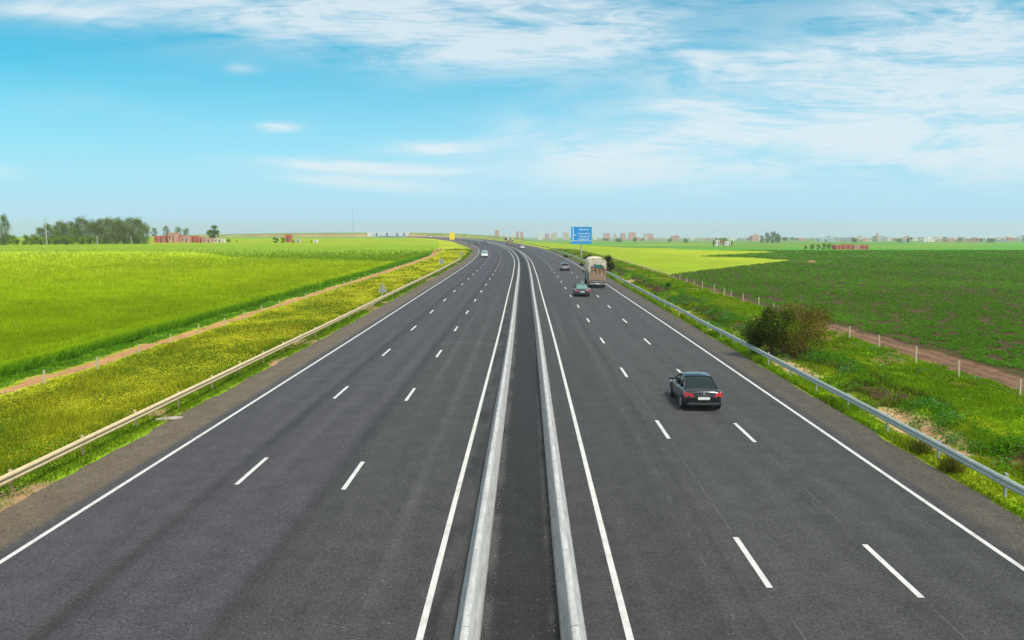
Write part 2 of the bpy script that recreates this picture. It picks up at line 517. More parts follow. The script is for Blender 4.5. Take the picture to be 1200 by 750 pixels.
def shade(x, y):
    """colour of the land at a place"""
    u = uof(x, y); L = -u
    n = fbm(x * .06, y * .03, 4); n_ = fbm(x * .5, y * .5, 3); nb = fbm(x * .012 + 4, y * .004, 3)
    col = np.empty(x.shape + (3,))
    mixc = lambda c, w, k: c * (1 - w[..., None]) + np.asarray(k) * w[..., None]
    # left field
    a = np.broadcast_to(C['wheat'], col.shape).copy()
    edge = 205 + 70 * sstep(-60, -120, x) - .6 * (x + 60) * (x > -60) + 14 * (n - .5)
    yband = sstep(88, 125, y + 60 * (n - .5)) * (1 - sstep(edge, edge + 10, y))
    a = mixc(a, yband * .75, C['wheat_y'])
    a = mixc(a, sstep(edge, edge + 10, y), C['wheat_g'])
    a = mixc(a, np.exp(-((y - edge - 6) / 7)**2) * sstep(-75, -55, x) * .3, C['short'] * .9)
    a = mixc(a, sstep(380, 430, y + 60 * (nb - .5)) * .45, C['wheat_y'] * .8)
    a = mixc(a, sstep(.45, .7, n) * .3, C['wheat_g'] * .9)
    a = mixc(a, sstep(650, 760, y), C['far'] * .6 + C['farb'] * .4)
    # right land
    b = np.broadcast_to(C['cropfar'], col.shape).copy()
    b = mixc(b, 1 - sstep(130, 420, y + 60 * (n - .5)), C['crop'])
    b = mixc(b, sstep(330, 480, y + 100 * (nb - .5)), C['far'] * .85)
    b = mixc(b, sstep(.56, .62, fbm(x * .004 + 3, y * .0022, 3)) * sstep(380, 500, y) * .6, C['wheat_y'] * .75)
    b = mixc(b, sstep(.60, .66, fbm(x * .003 + 31, y * .006 + 7, 3)) * sstep(500, 700, y) * .6, C['cropfar'] * .7)
    b = mixc(b, sstep(1100, 1700, y) * .55, C['farb'])
    b = mixc(b, sstep(.5, .62, fbm(x * .0015, y * .0009, 3)) * sstep(1500, 2500, y) * .7, C['cropfar'] * .6)
    ye = inpoly(x + (n_ - .5) * 2, y + (n_ - .5) * 2, YEL)
    b = np.where(ye[..., None], C['yel'] * (.85 + .3 * n[..., None]), b)
    b = mixc(b, ye * (1 - sstep(30, 60, np.abs(u))) * .6, C['wheat_g'])
    col = np.where((u > 0)[..., None], b, a)
    # left path, verges
    lv = (L > 0) & (L < 30.1) & (y < 900)
    e = C['verge'] * (.8 + .5 * n_[..., None])
    e = mixc(e, sstep(.45, .6, fbm(x * .18 + 3, y * .1, 3)) * .55, C['verge_g'])
    e = mixc(e, 1 - sstep(17, 18.6, L + (n_ - .5) * 3), C['verge_g'] * 1.05)
    e = mixc(e, sstep(.60, .68, fbm(x * .35 + 40, y * .22, 3)) * (1 - sstep(16.8, 18.0, L)), C['ochre'] * .8)
    pw = .62 + .6 * sstep(90, 220, y)
    pc = 27.25 + 2.2 * sstep(240, 310, y)
    pth = (1 - sstep(pw * .75, pw, np.abs(L - pc + (n_ - .5) * .7))) * (y < 345)
    e = mixc(e, sstep(pc + .5, pc + 1.2, L), C['short'])
    e = mixc(e, pth, C['path'] * 1.0)
    col = np.where(lv[..., None], e, col)
    # right verge
    track_in = 25.4; tr_w = 2.9 - 1.8 * sstep(45, 90, y)
    rv = (u > 0) & (u < track_in) & (y < 620)
    g = C['right'] * (.75 + .5 * n_[..., None])
    g = mixc(g, sstep(.5, .62, fbm(x * .3 + 7, y * .2 + 2, 3)) * .5, C['verge'] * 1.1)
    bankm = np.exp(-((u - 18.7 - (fbm(x * .25 + 9, y * .25, 3) - .5) * 1.5) / .95)**2)
    g = mixc(g, np.clip(bankm * sstep(.36, .46, fbm(x * .3, y * .13 + 3, 3)) * 3.0 * (1 - .5 * sstep(100, 180, y)), 0, 1), C['soil'])
    g = mixc(g, sstep(.57, .63, fbm(x * .33 + 21, y * .3 + 8, 3)) * sstep(19.5, 21, u) * .85, C['soil_r'])
    g = mixc(g, (1 - sstep(.75, 1.2, np.abs(u - 16.5 + (n_ - .5)))) * sstep(.48, .56, fbm(x * .15 + 1, y * .12 + 12.3, 3)), C['ochre'])
    col = np.where(rv[..., None], g, col)
    tk = (u >= track_in) * (1 - sstep(track_in + tr_w - .5, track_in + tr_w + .4, u + (n_ - .5) * 1.5)) * (y < 330)
    ruts = (.45 + .75 * np.abs(np.sin((u + (n_ - .5) * .7) * 3.1))) * (.6 + .8 * fbm(x * 1.7, y * 1.2, 3))
    tcol = (C['path_r'] * 1.1)[None] * ruts[..., None] if x.ndim == 1 else C['path_r'] * 1.1 * ruts[..., None]
    tcol = tcol * (1 - .35 * sstep(track_in + 2.6, track_in + 3.6, u)[..., None])
    col = col * (1 - tk[..., None]) + tcol * tk[..., None]
    return col


def ground_material():
    m = bpy.data.materials.new('land'); m.use_nodes = True
    k = NT(m.node_tree); b = k.n['Principled BSDF']
    at_ = k.node('ShaderNodeAttribute', attribute_name='Col')
    geo = k.node('ShaderNodeNewGeometry')
    n1 = k.noise(geo.outputs['Position'], 2.2, 6, .65)
    n2 = k.noise(geo.outputs['Position'], .35, 5, .6)
    n3 = k.noise(geo.outputs['Position'], .03, 6, .7)
    f = k.m('ADD', k.m('ADD', k.m('MULTIPLY', n1, .9), k.m('MULTIPLY', n2, .6)), k.m('MULTIPLY', n3, .5))
    f = k.m('MULTIPLY', f, 1.0)
    c = k.node('ShaderNodeVectorMath', operation='SCALE')
    k.l.new(at_.outputs[0], c.inputs[0]); k.put(c.inputs[3], f)
    k.l.new(c.outputs[0], b.inputs['Base Color'])
    b.inputs['Roughness'].default_value = .95
    b.inputs['Specular IOR Level'].default_value = .1
    bp = k.node('ShaderNodeBump'); bp.inputs['Strength'].default_value = .5; bp.inputs['Distance'].default_value = .12
    k.l.new(n1, bp.inputs['Height']); k.l.new(bp.outputs[0], b.inputs['Normal'])
    return m


def build_ground():
    na, nr = 900, 520
    ang = np.linspace(R(-62), R(62), na)
    # finer between -36 and 36 degrees
    t = np.linspace(-1, 1, na); ang = R(36) * (t * .86 + .86 * t**9 * .9)
    d = np.concatenate([np.linspace(3, 14, 12)[:-1], np.exp(np.linspace(np.log(14), np.log(1200), nr - 110)), np.exp(np.linspace(np.log(1215), np.log(15000), 110))])
    A, D = np.meshgrid(ang, d)
    X = np.tan(A) * D; Y = D
    Z = ground_z(X, Y)
    c = shade(X, Y)
    nrr, naa = X.shape
    idx = np.arange(nrr * naa).reshape(nrr, naa)
    f = np.stack([idx[:-1, :-1], idx[:-1, 1:], idx[1:, 1:], idx[1:, :-1]], -1).reshape(-1, 4)
    o = mesh_np('ground', np.stack([X, Y, Z], -1).reshape(-1, 3), f, ground_material(), c.reshape(-1, 3), smooth=True)
    tag(o, kind='structure')


build_ground()


# ---------------------------------------------------------------- the motorway
def asphalt_material():
    m = bpy.data.materials.new('asphalt'); m.use_nodes = True
    k = NT(m.node_tree); b = k.n['Principled BSDF']
    at_ = k.node('ShaderNodeAttribute', attribute_name='Col')
    geo = k.node('ShaderNodeNewGeometry')
    fine = k.noise(geo.outputs['Position'], 16, 5, .85)
    mid = k.noise(geo.outputs['Position'], 1.1, 6, .65)
    mp = k.node('ShaderNodeMapping'); k.l.new(geo.outputs['Position'], mp.inputs[0])
    mp.inputs['Scale'].default_value = (1, .045, 1)
    streak = k.noise(mp.outputs[0], 1.7, 6, .65)
    f = k.m('ADD', k.m('ADD', k.ramp(fine, .36, .64, -.42, .42), k.ramp(mid, .3, .7, -.14, .14)), k.ramp(streak, .2, .8, .88, 1.12))
    g2 = k.noise(geo.outputs['Position'], 7.5, 8, .95)
    f = k.m('MULTIPLY', f, k.ramp(g2, .36, .64, .60, 1.42))
    sp = k.m('GREATER_THAN', k.noise(geo.outputs['Position'], 15, 2, .5), .715)
    c = k.node('ShaderNodeVectorMath', operation='SCALE')
    k.l.new(at_.outputs[0], c.inputs[0]); k.put(c.inputs[3], f)
    cc = k.mix(k.m('MULTIPLY', sp, .5), c.outputs[0], (.3, .3, .3))
    k.l.new(cc, b.inputs['Base Color'])
    b.inputs['Roughness'].default_value = .7
    b.inputs['Specular IOR Level'].default_value = .2
    b.inputs['Diffuse Roughness'].default_value = 1.0
    bp = k.node('ShaderNodeBump'); bp.inputs['Strength'].default_value = .35; bp.inputs['Distance'].default_value = .01
    k.l.new(fine, bp.inputs['Height']); k.l.new(bp.outputs[0], b.inputs['Normal'])
    return m


YS = np.concatenate([np.arange(2, 60, .5), np.exp(np.linspace(np.log(60), np.log(1250), 260))])
LB, LA, LE = -5.80, -9.45, -13.2
RB, RA, RE = 5.86, 9.18, 12.48
LI, RI = -2.08, 2.26


def ribbon(us, ys, z, name, m, color=None, jitter=None, zf=None):
    U, Y = np.meshgrid(us, ys)
    if jitter is not None: U = jitter(U, Y)
    X, YY = at(U, Y)
    Z = base_z(cxf(Y), Y) + z
    if zf is not None: Z = Z + zf(U, Y)
    n, k = U.shape
    idx = np.arange(n * k).reshape(n, k)
    f = np.stack([idx[:-1, :-1], idx[:-1, 1:], idx[1:, 1:], idx[1:, :-1]], -1).reshape(-1, 4)
    c = color(U, Y).reshape(-1, 3) if color else None
    return mesh_np(name, np.stack([X, YY, Z], -1).reshape(-1, 3), f, m, c)


def road_color(U, Y):
    A = np.array([.050, .0485, .0475])
    c = np.broadcast_to(A, U.shape + (3,)).copy()
    def put(w, k): c[:] = c * (1 - w[..., None]) + np.array(k) * w[..., None]
    n = fbm(U * .6, Y * .03, 3); n2 = fbm(U * 1.8 + 8, Y * .9, 4)
    band = lambda a, b, s_=.15: sstep(a - s_, a + s_, U) * (1 - sstep(b - s_, b + s_, U))
    put(band(-13.3, -6.2, .5), (.046, .0435, .0485))                          # bluish outer lanes
    put(band(-6.2, -1.4, .15) * .9, (.043, .0425, .0415))                      # coarse inner lane
    put(band(1.3, 4.9, .3) * .9, (.041, .0405, .0395))
    put(band(5.6, 12.6, .2) * .8, (.048, .0475, .047))
    for w0 in (-11.9, -10.4, -8.6, -7.0):
        put(np.exp(-((U - w0) / .38)**2) * .35, (.064, .061, .064))
    for w0 in (6.5, 8.0, 10.0, 11.5):
        put(np.exp(-((U - w0) / .38)**2) * .35, (.064, .0635, .064))
    for w0 in (3.0, 4.6, -3.4, -4.9):
        put(np.exp(-((U - w0) / .18)**2) * .30 * sstep(.4, .65, n), (.085, .085, .085))
    for w0 in (-6.35, -10.0):
        put(np.exp(-((U - w0) / .3)**2) * .6, (.022, .021, .020))
    put(np.exp(-((U - 5.15) / .12)**2) * .4, (.022, .022, .022))
    # hard shoulders: brownish, worn
    sh = np.maximum(1 - sstep(LE - .75, LE - .35, U), sstep(RE + .35, RE + .8, U))
    put(sh * .9, np.array([.102, .079, .052]))
    put(sh * sstep(.5, .7, n2) * .5, (.105, .09, .066))
    put(sstep(RE + .35, RE + .8, U) * .5, (.056, .055, .050))
    # median floor
    md = band(-.85, .85, .05)
    put(md, (.021, .0208, .0205))
    put(md * np.maximum(1 - sstep(.0, .3, U + .82), sstep(.55, .8, U) * .6) * sstep(.3, .65, n2) * .8, (.09, .09, .087))
    # cross joints
    for y0 in (58, 96, 150, 215):
        put(np.exp(-((Y - y0 - .6 * np.sin(U)) / .25)**2) * band(-6.2, -1.4) * .35, (.12, .12, .12))
    # dark blotches on the left inner strip by the barrier
    put(band(-2.1, -1.5, .15) * sstep(.45, .6, fbm(U * 2, Y * .6, 3)) * .6, (.014, .014, .014))
    return c


def jit(U, Y):
    k = np.where(U <= -15.5, -1.0, np.where(U >= 14.55, 1.0, 0))
    amp = (fbm(Y * .45, Y * 0 + 3, 4) - .5) * .55 + (fbm(Y * 2.1, Y * 0 + 8, 3) - .5) * .25
    wide = np.where(U < -15.5, lwide(Y) - 15.6, 0)
    notch = 0
    return U + k * amp * 0.9 - wide + notch


us = np.concatenate([[-15.65], np.arange(-15.4, 14.5, .14), [14.65]])
road = ribbon(us, YS, .0, 'road', asphalt_material(), road_color, jit,
              zf=lambda U, Y: np.where((U < -15.5) | (U > 14.55), -.02, 0))
tag(road, kind='structure')


def paint_material():
    m = bpy.data.materials.new('road_paint'); m.use_nodes = True
    k = NT(m.node_tree); b = k.n['Principled BSDF']
    geo = k.node('ShaderNodeNewGeometry')
    n = k.noise(geo.outputs['Position'], 18, 5, .7)
    n2 = k.noise(geo.outputs['Position'], 2.0, 4, .6)
    c = k.mix(k.ramp(n, .54, .68, 0, .7), (.54, .54, .515), (.16, .16, .155))
    c = k.mix(k.ramp(n2, .42, .7, 0, .55), c, (.32, .32, .30))
    k.l.new(c, b.inputs['Base Color']); b.inputs['Roughness'].default_value = .7
    return m


def markings():
    vs = []; fs = []
    def strip(u0, u1, ys, z=.005):
        x0, y0 = at(u0, ys); x1, y1 = at(u1, ys)
        zz = base_z(cxf(ys), ys) + z + ys * 3e-5
        b = len(vs)
        for i in range(len(ys)):
            vs.append((x0[i], y0[i], zz[i])); vs.append((x1[i], y1[i], zz[i]))
        for i in range(len(ys) - 1):
            fs.append((b + 2 * i, b + 2 * i + 1, b + 2 * i + 3, b + 2 * i + 2))
    for u, w in ((LE, .15), (RE, .15), (LI, .15), (RI, .155)):
        ys = YS[(YS < 900)]
        if u == LE: strip(u - w / 2, u + w / 2, ys[ys < 1000])
        else: strip(u - w / 2, u + w / 2, ys)
    for u, mid in ((RB, 19.55), (RA, 19.1), (LB, 26.45 - 13.4), (LA, 26.9 - 13.4)):
        k = 0
        while True:
            y = mid + 13.4 * k; k += 1
            if y > 700: break
            strip(u - .075, u + .075, np.array([y - 1.55, y, y + 1.55]))
    o = mesh_np('road_markings', vs, fs, paint_material())
    tag(o, kind='structure')
    # pale worn paving joints running along the dashed lines
    vs.clear(); fs.clear()
    for u in (RB, RA, 4.62):
        y0 = 5.0
        while y0 < 75:
            L = random.uniform(.5, 2.5) if u != 4.62 else random.uniform(.2, .8)
            k = (y0 + L / 2 - 19.3) % 13.4
            if u == 4.62 or 2.6 < k < 10.8:
                o_ = random.uniform(-.008, .008)
                strip(u + o_ - .0055, u + o_ + .0055, np.array([y0, y0 + L]), .003)
            y0 += L + random.uniform(.05, .5 if u != 4.62 else 2.5)
    o = mesh_np('road_joint', vs, fs, mat('joint_filler', (.17, .17, .16), .9, var=.4, scale=5))
    tag(o, kind='structure')


markings()


# ---- median barriers
def median_barrier(sign, label):
    prof_ = [(.82, -.05), (.84, .08), (.96, .26), (.99, .64), (1.02, .67), (1.13, .67), (1.16, .64), (1.21, .28), (1.36, .08), (1.38, -.05)]
    ys = YS[YS < 980]
    P = np.array(prof_); n = len(P)
    U = np.tile(P[:, 0] * sign, (len(ys), 1)); Y = np.tile(ys[:, None], (1, n))
    U = U + (fbm(Y * .9, U * 3, 2) - .5) * .012
    X, YY = at(U, Y); Z = base_z(cxf(Y), Y) + np.tile(P[:, 1], (len(ys), 1))
    idx = np.arange(len(ys) * n).reshape(len(ys), n)
    f = np.stack([idx[:-1, :-1], idx[:-1, 1:], idx[1:, 1:], idx[1:, :-1]], -1).reshape(-1, 4)
    if sign < 0: f = f[:, ::-1]
    m = bpy.data.materials.get('slipform_concrete')
    if not m:
        m = bpy.data.materials.new('slipform_concrete'); m.use_nodes = True
        k = NT(m.node_tree); b = k.n['Principled BSDF']; geo = k.node('ShaderNodeNewGeometry')
        mp = k.node('ShaderNodeMapping'); k.l.new(geo.outputs['Position'], mp.inputs[0]); mp.inputs['Scale'].default_value = (3, .5, 3)
        n1 = k.noise(mp.outputs[0], 2.2, 6, .7); n2 = k.noise(geo.outputs['Position'], 14, 5, .7)
        c = k.mix(k.ramp(n1, .3, .7), (.31, .31, .305), (.48, .48, .47))
        c = k.mix(k.ramp(n2, .50, .70, 0, .6), c, (.20, .20, .195))
        # hairline shrinkage cracks every few metres
        sp = k.node('ShaderNodeSeparateXYZ'); k.l.new(geo.outputs['Position'], sp.inputs[0])
        yw = k.m('ADD', sp.outputs[1], k.m('MULTIPLY', k.m('SUBTRACT', k.noise(geo.outputs['Position'], 3, 4), .5), .25))
        fr = k.m('FRACT', k.m('DIVIDE', yw, 3.7))
        cr = k.m('LESS_THAN', fr, .009)
        c = k.mix(k.m('MULTIPLY', cr, .7), c, (.10, .10, .10))
        # road grime splashed up the foot
        foot = k.m('ADD', sp.outputs[2], k.m('MULTIPLY', k.m('SUBTRACT', n2, .5), .25))
        c = k.mix(k.ramp(foot, .0, .16, .65, 0), c, (.13, .125, .12))
        k.l.new(c, b.inputs['Base Color']); b.inputs['Roughness'].default_value = .9
        bp = k.node('ShaderNodeBump'); bp.inputs['Strength'].default_value = .4; bp.inputs['Distance'].default_value = .01
        k.l.new(n2, bp.inputs['Height']); k.l.new(bp.outputs[0], b.inputs['Normal'])
    o = mesh_np('median_barrier', np.stack([X, YY, Z], -1).reshape(-1, 3), f, m)
    tag(o, label, 'barrier', 'concrete barriers along the median')


median_barrier(-1, 'low pale concrete barrier on the left edge of the dark median strip')
median_barrier(1, 'low pale concrete barrier on the right edge of the dark median strip')


# ---- guardrails
def guardrail(u0, face, y0, y1, m, label, step=4.0):
    root = empty('guardrail', (float(at(u0, y0)[0]), float(at(u0, y0)[1]), 0))
    tag(root, label, 'guardrail', 'guardrails beside the motorway')
    base = np.array(root.location)
    P = np.array([(0, .76), (.025, .745), (.085, .69), (.085, .655), (.02, .61), (.02, .585), (.085, .54), (.085, .505), (.025, .45), (0, .435)])
    P = np.concatenate([P, P[::-1] + np.array([-.006, 0])])
    ys = np.concatenate([np.arange(y0, min(y1, 70), 1.0), np.arange(70, y1, 4.0)])
    wob = (fbm(ys * .12, ys * 0, 3) - .5) * .07
    n = len(P)
    U = u0 + face * (P[None, :, 0] + .16) + wob[:, None]; Y = np.tile(ys[:, None], (1, n))
    X, YY = at(U, Y); Z = base_z(cxf(Y), Y) + P[None, :, 1] + wob[:, None] * .7
    idx = np.arange(len(ys) * n).reshape(len(ys), n)
    nx = np.roll(idx, -1, 1)
    f = np.stack([idx[:-1], nx[:-1], nx[1:], idx[1:]], -1).reshape(-1, 4)
    mesh_np('rail_beam', np.stack([X, YY, Z], -1).reshape(-1, 3) - base, f, m, parent=root)
    pb = MB().box(-.03, .03, -.055, .055, -.5, .80)
    first = pb.build('post', m, root)
    sb = MB().box(-.08, .08, -.06, .06, .50, .70)
    sp0 = sb.build('spacer', m, first)
    k = 0
    y = y0 + 2.2
    while y < y1 and k < 95:
        px_, py_ = at(u0, y)
        o = first if k == 0 else first.copy()
        s_ = sp0 if k == 0 else sp0.copy()
        if k: COL.objects.link(o); o.parent = root; COL.objects.link(s_); s_.parent = o
        o.location = Vector((float(px_), float(py_), float(base_z(px_, py_)) + random.uniform(-.04, .03))) - Vector(base)
        o.rotation_euler = (random.uniform(-.03, .03), random.uniform(-.03, .03), heading(y))
        s_.location = (face * .10, 0, 0)
        k += 1; y += step
    return root


guardrail(-16.35, 1, 14, 214, M['galv_tan'], 'tan guardrail on posts between the left shoulder and the yellow flowered verge', 4.1)
guardrail(15.15, -1, 10, 310, M['galv'], 'grey blue galvanised guardrail on posts between the right shoulder and the green bank', 4.1)


# ---- wire fences
def fence(us_, ys_, label, hgt, leans=.04):
    x0, y0 = at(us_[0], ys_[0])
    root = empty('wire_fence', (float(x0), float(y0), 0))
    tag(root, label, 'fence')
    b = MB().hexa([(-.05, -.05, -.3), (.05, -.05, -.3), (.05, .05, -.3), (-.05, .05, -.3), (-.038, -.038, hgt), (.038, -.038, hgt), (.038, .038, hgt), (-.038, .038, hgt)])
    first = b.build('post', M['post_cream'], root)
    tops = []
    for i, (u, y) in enumerate(zip(us_, ys_)):
        px_, py_ = at(u, y)
        z = float(ground_z(np.array([px_]), np.array([py_]))[0])
        o = first if i == 0 else first.copy()
        if i: COL.objects.link(o); o.parent = root
        o.location = (float(px_) - root.location.x, float(py_) - root.location.y, z)
        o.rotation_euler = (random.uniform(-leans, leans), random.uniform(-leans, leans), random.uniform(-.3, .3))
        s_ = random.uniform(.92, 1.12); o.scale = (1, 1, s_)
        tops.append(Vector(o.location))
    for hz in (.3, .6, .88):
        w = MB()
        for a, b_ in zip(tops[:-1], tops[1:]):
            w.tube(a + Vector((0, -.065, hz * hgt)), b_ + Vector((0, -.065, hz * hgt)), .004, n=3, caps=False)
        w.build('wire', M['wire'], root, fix=False)


ys = [34.8, 39.2, 44.8, 49.8, 55.0, 60.1, 66.2, 73, 79.6, 84.6, 90.7, 95.9, 99.5, 104.5, 111.5]
ys += list(np.arange(117, 330, 5.4))
fence([24.55 if y < 70 else 24.9 for y in ys], ys, 'right hand wire fence of cream posts along the rutted dirt track', 1.02)
ys = list(np.arange(37, 235, 5.2))
fence([-26.1 + random.uniform(-.12, .12) for y in ys], ys, 'left hand wire fence of short cream posts along the orange footpath', .8)


# ---------------------------------------------------------------- plants
def samp_y(n, y0, y1, yk, p):
    """random depths: even density up to yk, then thinning with distance"""
    g = np.linspace(y0, y1, 4000)
    w = np.where(g < yk, 1, (yk / g)**p)
    c = np.cumsum(w); c /= c[-1]
    return np.interp(rng.random(n), c, g)


def blades(name, x, y, h, w, col, n_per=3, lean=.45, spread=.06, label=None, z=None, matl=None, join=None):
    """a field of thin leaning blades; arrays per tuft"""
    n = len(x)
    if z is None: z = ground_z(x, y)
    x = np.repeat(x, n_per) + rng.normal(0, 1, n * n_per) * np.repeat(spread * np.ones(n), n_per)
    y = np.repeat(y, n_per) + rng.normal(0, 1, n * n_per) * np.repeat(spread * np.ones(n), n_per)
    z = np.repeat(z, n_per); h = np.repeat(h * np.ones(n), n_per) * rng.uniform(.6, 1.15, n * n_per); w = np.repeat(w * np.ones(n), n_per)
    col = np.repeat(col, n_per, 0) * rng.uniform(.8, 1.2, (n * n_per, 1))
    N = len(x)
    a = rng.uniform(0, math.pi, N); dx = np.cos(a) * w / 2; dy = np.sin(a) * w / 2
    la = rng.uniform(0, 2 * math.pi, N); ll = rng.random(N) * lean * h
    lx = np.cos(la) * ll; ly = np.sin(la) * ll
    z0 = z - .02
    V = np.empty((N, 4, 3))
    V[:, 0] = np.stack([x - dx, y - dy, z0], -1); V[:, 1] = np.stack([x + dx, y + dy, z0], -1)
    V[:, 2] = np.stack([x + dx * .5 + lx, y + dy * .5 + ly, z0 + h], -1); V[:, 3] = np.stack([x - dx * .5 + lx, y - dy * .5 + ly, z0 + h], -1)
    F = np.arange(N * 4).reshape(N, 4)
    Cc = np.repeat(col, 4, 0)
    if join is not None:
        join.append((V.reshape(-1, 3), Cc)); return
    o = mesh_np(name, V.reshape(-1, 3), F, matl or M['grassm'], Cc)
    return o


def quads_to_obj(name, parts, matl):
    V = np.concatenate([p[0] for p in parts]); Cc = np.concatenate([p[1] for p in parts])
    return mesh_np(name, V, np.arange(len(V)).reshape(-1, 4), matl, Cc)


def flecks(parts, x, y, z, size, col):
    """small leaf or flower faces"""
    N = len(x)
    d1 = rng.normal(size=(N, 3)); d1[:, 2] *= .5; d1 /= np.linalg.norm(d1, axis=1)[:, None]
    d2 = rng.normal(size=(N, 3)); d2 -= (d2 * d1).sum(1)[:, None] * d1; d2 /= np.linalg.norm(d2, axis=1)[:, None]
    s_ = (size * np.ones(N))[:, None] * .5
    p = np.stack([x, y, z], -1)
    V = np.stack([p - d1 * s_, p - d2 * s_ * .7, p + d1 * s_, p + d2 * s_ * .7], 1)
    parts.append((V.reshape(-1, 3), np.repeat(col, 4, 0)))


def varcol(c, n, v=.18, hue=.12):
    c = np.asarray(c)
    k = rng.uniform(1 - v, 1 + v, (n, 1)); r = rng.uniform(1 - hue, 1 + hue, (n, 3))
    return np.clip(c * k * r, 0, 1)


def lodw(y, y0, w):          # blades get broader where they get sparser
    return w * np.maximum(1, (y / y0))**1.0


# standing wheat, left field
n = 150000
y = samp_y(n, 40, 330, 55, 1.35)
L = 30.2 + rng.random(n)**1.5 * np.maximum(8, y * .72 - 20)
edge = rng.random(n) < .16
L = np.where(edge, 30.0 + rng.random(n)**2 * 1.2, L)
x, yy = at(-L, y)
keep = (np.abs(x) < .72 * yy + 8) & (rng.random(n) < 1 - sstep(130, 320, yy))
x, yy, L = x[keep], yy[keep], L[keep]
c = shade(x, yy) * np.array([1.05, 1.08, 1.0]) * np.where(L < 31.3, 1.25, 1)[:, None] * (1 + .08 * sstep(70, 200, yy))[:, None] * rng.uniform(.75, 1.15, (len(x), 1)) * (.8 + .4 * fbm(x * .35, yy * .35, 3)[:, None])  # edge blades coloured lighter to offset the shade on the crop front
hh = .38 + .25 * fbm(x * .3, yy * .3, 3)
zz = ground_z(x, yy); zz = np.where(L < 30.9, zz * 0 + .0, zz); hh = np.where(L < 30.9, .62, hh)
o = blades('wheat', x, yy, hh, lodw(yy, 60, .035), c, 3, .8, .10, z=zz)
tag(o, 'bright green standing wheat across the left hand field', 'crop', kind='stuff')

# grass of the left verge with its yellow flowers
parts = []
n = 105000
y = samp_y(n, 12, 330, 38, 1.45)
L = lwide(y) + .1 + rng.random(n) * (30.2 - 15.7)
x, yy = at(-L, y)
keep = (np.abs(x) < .72 * yy + 5) & ~((L > 26.35) & (L < 28.0) & (rng.random(n) < .96))
x, yy, L = x[keep], yy[keep], L[keep]
sh = shade(x, yy)
patch = fbm(x * .45 + 3, yy * .3, 3)
tall = sstep(.42, .62, patch)
hh = np.where(L < 17.6, .13, np.where(L > 25.0, .10, .18 + .20 * tall)) * rng.uniform(.7, 1.2, len(x))
cc = sh * rng.uniform(.7, 1.2, (len(x), 1)); 
brown = sh[:, 0] > sh[:, 1] * 1.05
sel = ~brown | (rng.random(len(x)) < .15)
cc[brown] = C['verge_g']
blades('', x[sel], yy[sel], hh[sel], lodw(yy[sel], 32, .028), cc[sel], 4, .7, .09, join=parts)
nw = 1500
y = samp_y(nw, 14, 260, 50, 1.2); L = 16.2 + rng.random(nw)**1.3 * 9.5
x, yy = at(-L, y)
kk = fbm(x * .28 + 31, yy * .17, 3) > np.where(L < 18.5, .42, .54)
x, yy = x[kk], yy[kk]; z = ground_z(x, yy); q = 55
rx = np.repeat(x, q) + rng.normal(0, .26, len(x) * q); ry = np.repeat(yy, q) + rng.normal(0, .3, len(x) * q); rz = np.repeat(z, q) + rng.random(len(x) * q)**1.2 * np.repeat(rng.uniform(.2, .5, len(x)), q)
flecks(parts, rx, ry, rz, .09, np.clip(np.where(np.repeat(rng.random(len(x)) < .3, q)[:, None], (.20, .24, .02), (.10, .23, .012)) * rng.uniform(.6, 1.3, (len(rx), 1)), 0, 1))
o = quads_to_obj('grass', parts, M['grassm'])
tag(o, 'olive green grass of the left verge behind the tan guardrail', 'grass', kind='stuff')
parts = []
n = 190000
y = samp_y(n, 12, 300, 36, 1.5)
L = 17.0 + rng.random(n) * 9.1
x, yy = at(-L, y)
pt = fbm(x * .3 + 11, yy * .16 + 5, 3); pt2 = fbm(x * .9 + 1, yy * .7 + 5, 3)
keep = (np.abs(x) < .72 * yy + 5) & (rng.random(n) < (.12 + .88 * sstep(.36, .60, pt)) * (.4 + .6 * sstep(.25, .6, pt2)) * sstep(16.9, 18.6, L) * .9 + .04)
x, yy, L = x[keep], yy[keep], L[keep]
fz = ground_z(x, yy) + rng.uniform(.10, .38, len(x)) * np.where(L > 25, .4, 1)
flecks(parts, x, yy, fz, lodw(yy, 30, .042), varcol((.64, .63, .04), len(x), .25, .12))
o = quads_to_obj('wildflowers', parts, M['grassm'])
tag(o, 'yellow wildflowers dotted through the left verge', 'flowers', kind='stuff')

# grass and weeds of the right verge
parts = []
n = 125000
y = samp_y(n, 12, 330, 40, 1.45)
u = 14.7 + rng.random(n) * 10.8
x, yy = at(u, y)
keep = (np.abs(x) < .72 * yy + 5)
x, yy, u = x[keep], yy[keep], u[keep]
sh = shade(x, yy)
soil = sh[:, 1] < sh[:, 0] * 1.12
sel = ~soil | (rng.random(len(x)) < .06)
x, yy, u, sh, soil = x[sel], yy[sel], u[sel], sh[sel], soil[sel]
sh[soil] = C['right']
hh = (.10 + .22 * sstep(.4, .7, fbm(x * .5, yy * .4, 3))) * rng.uniform(.7, 1.2, len(x))
blades('', x, yy, hh, lodw(yy, 32, .03), sh * rng.uniform(.7, 1.25, (len(x), 1)), 4, .8, .09, join=parts)
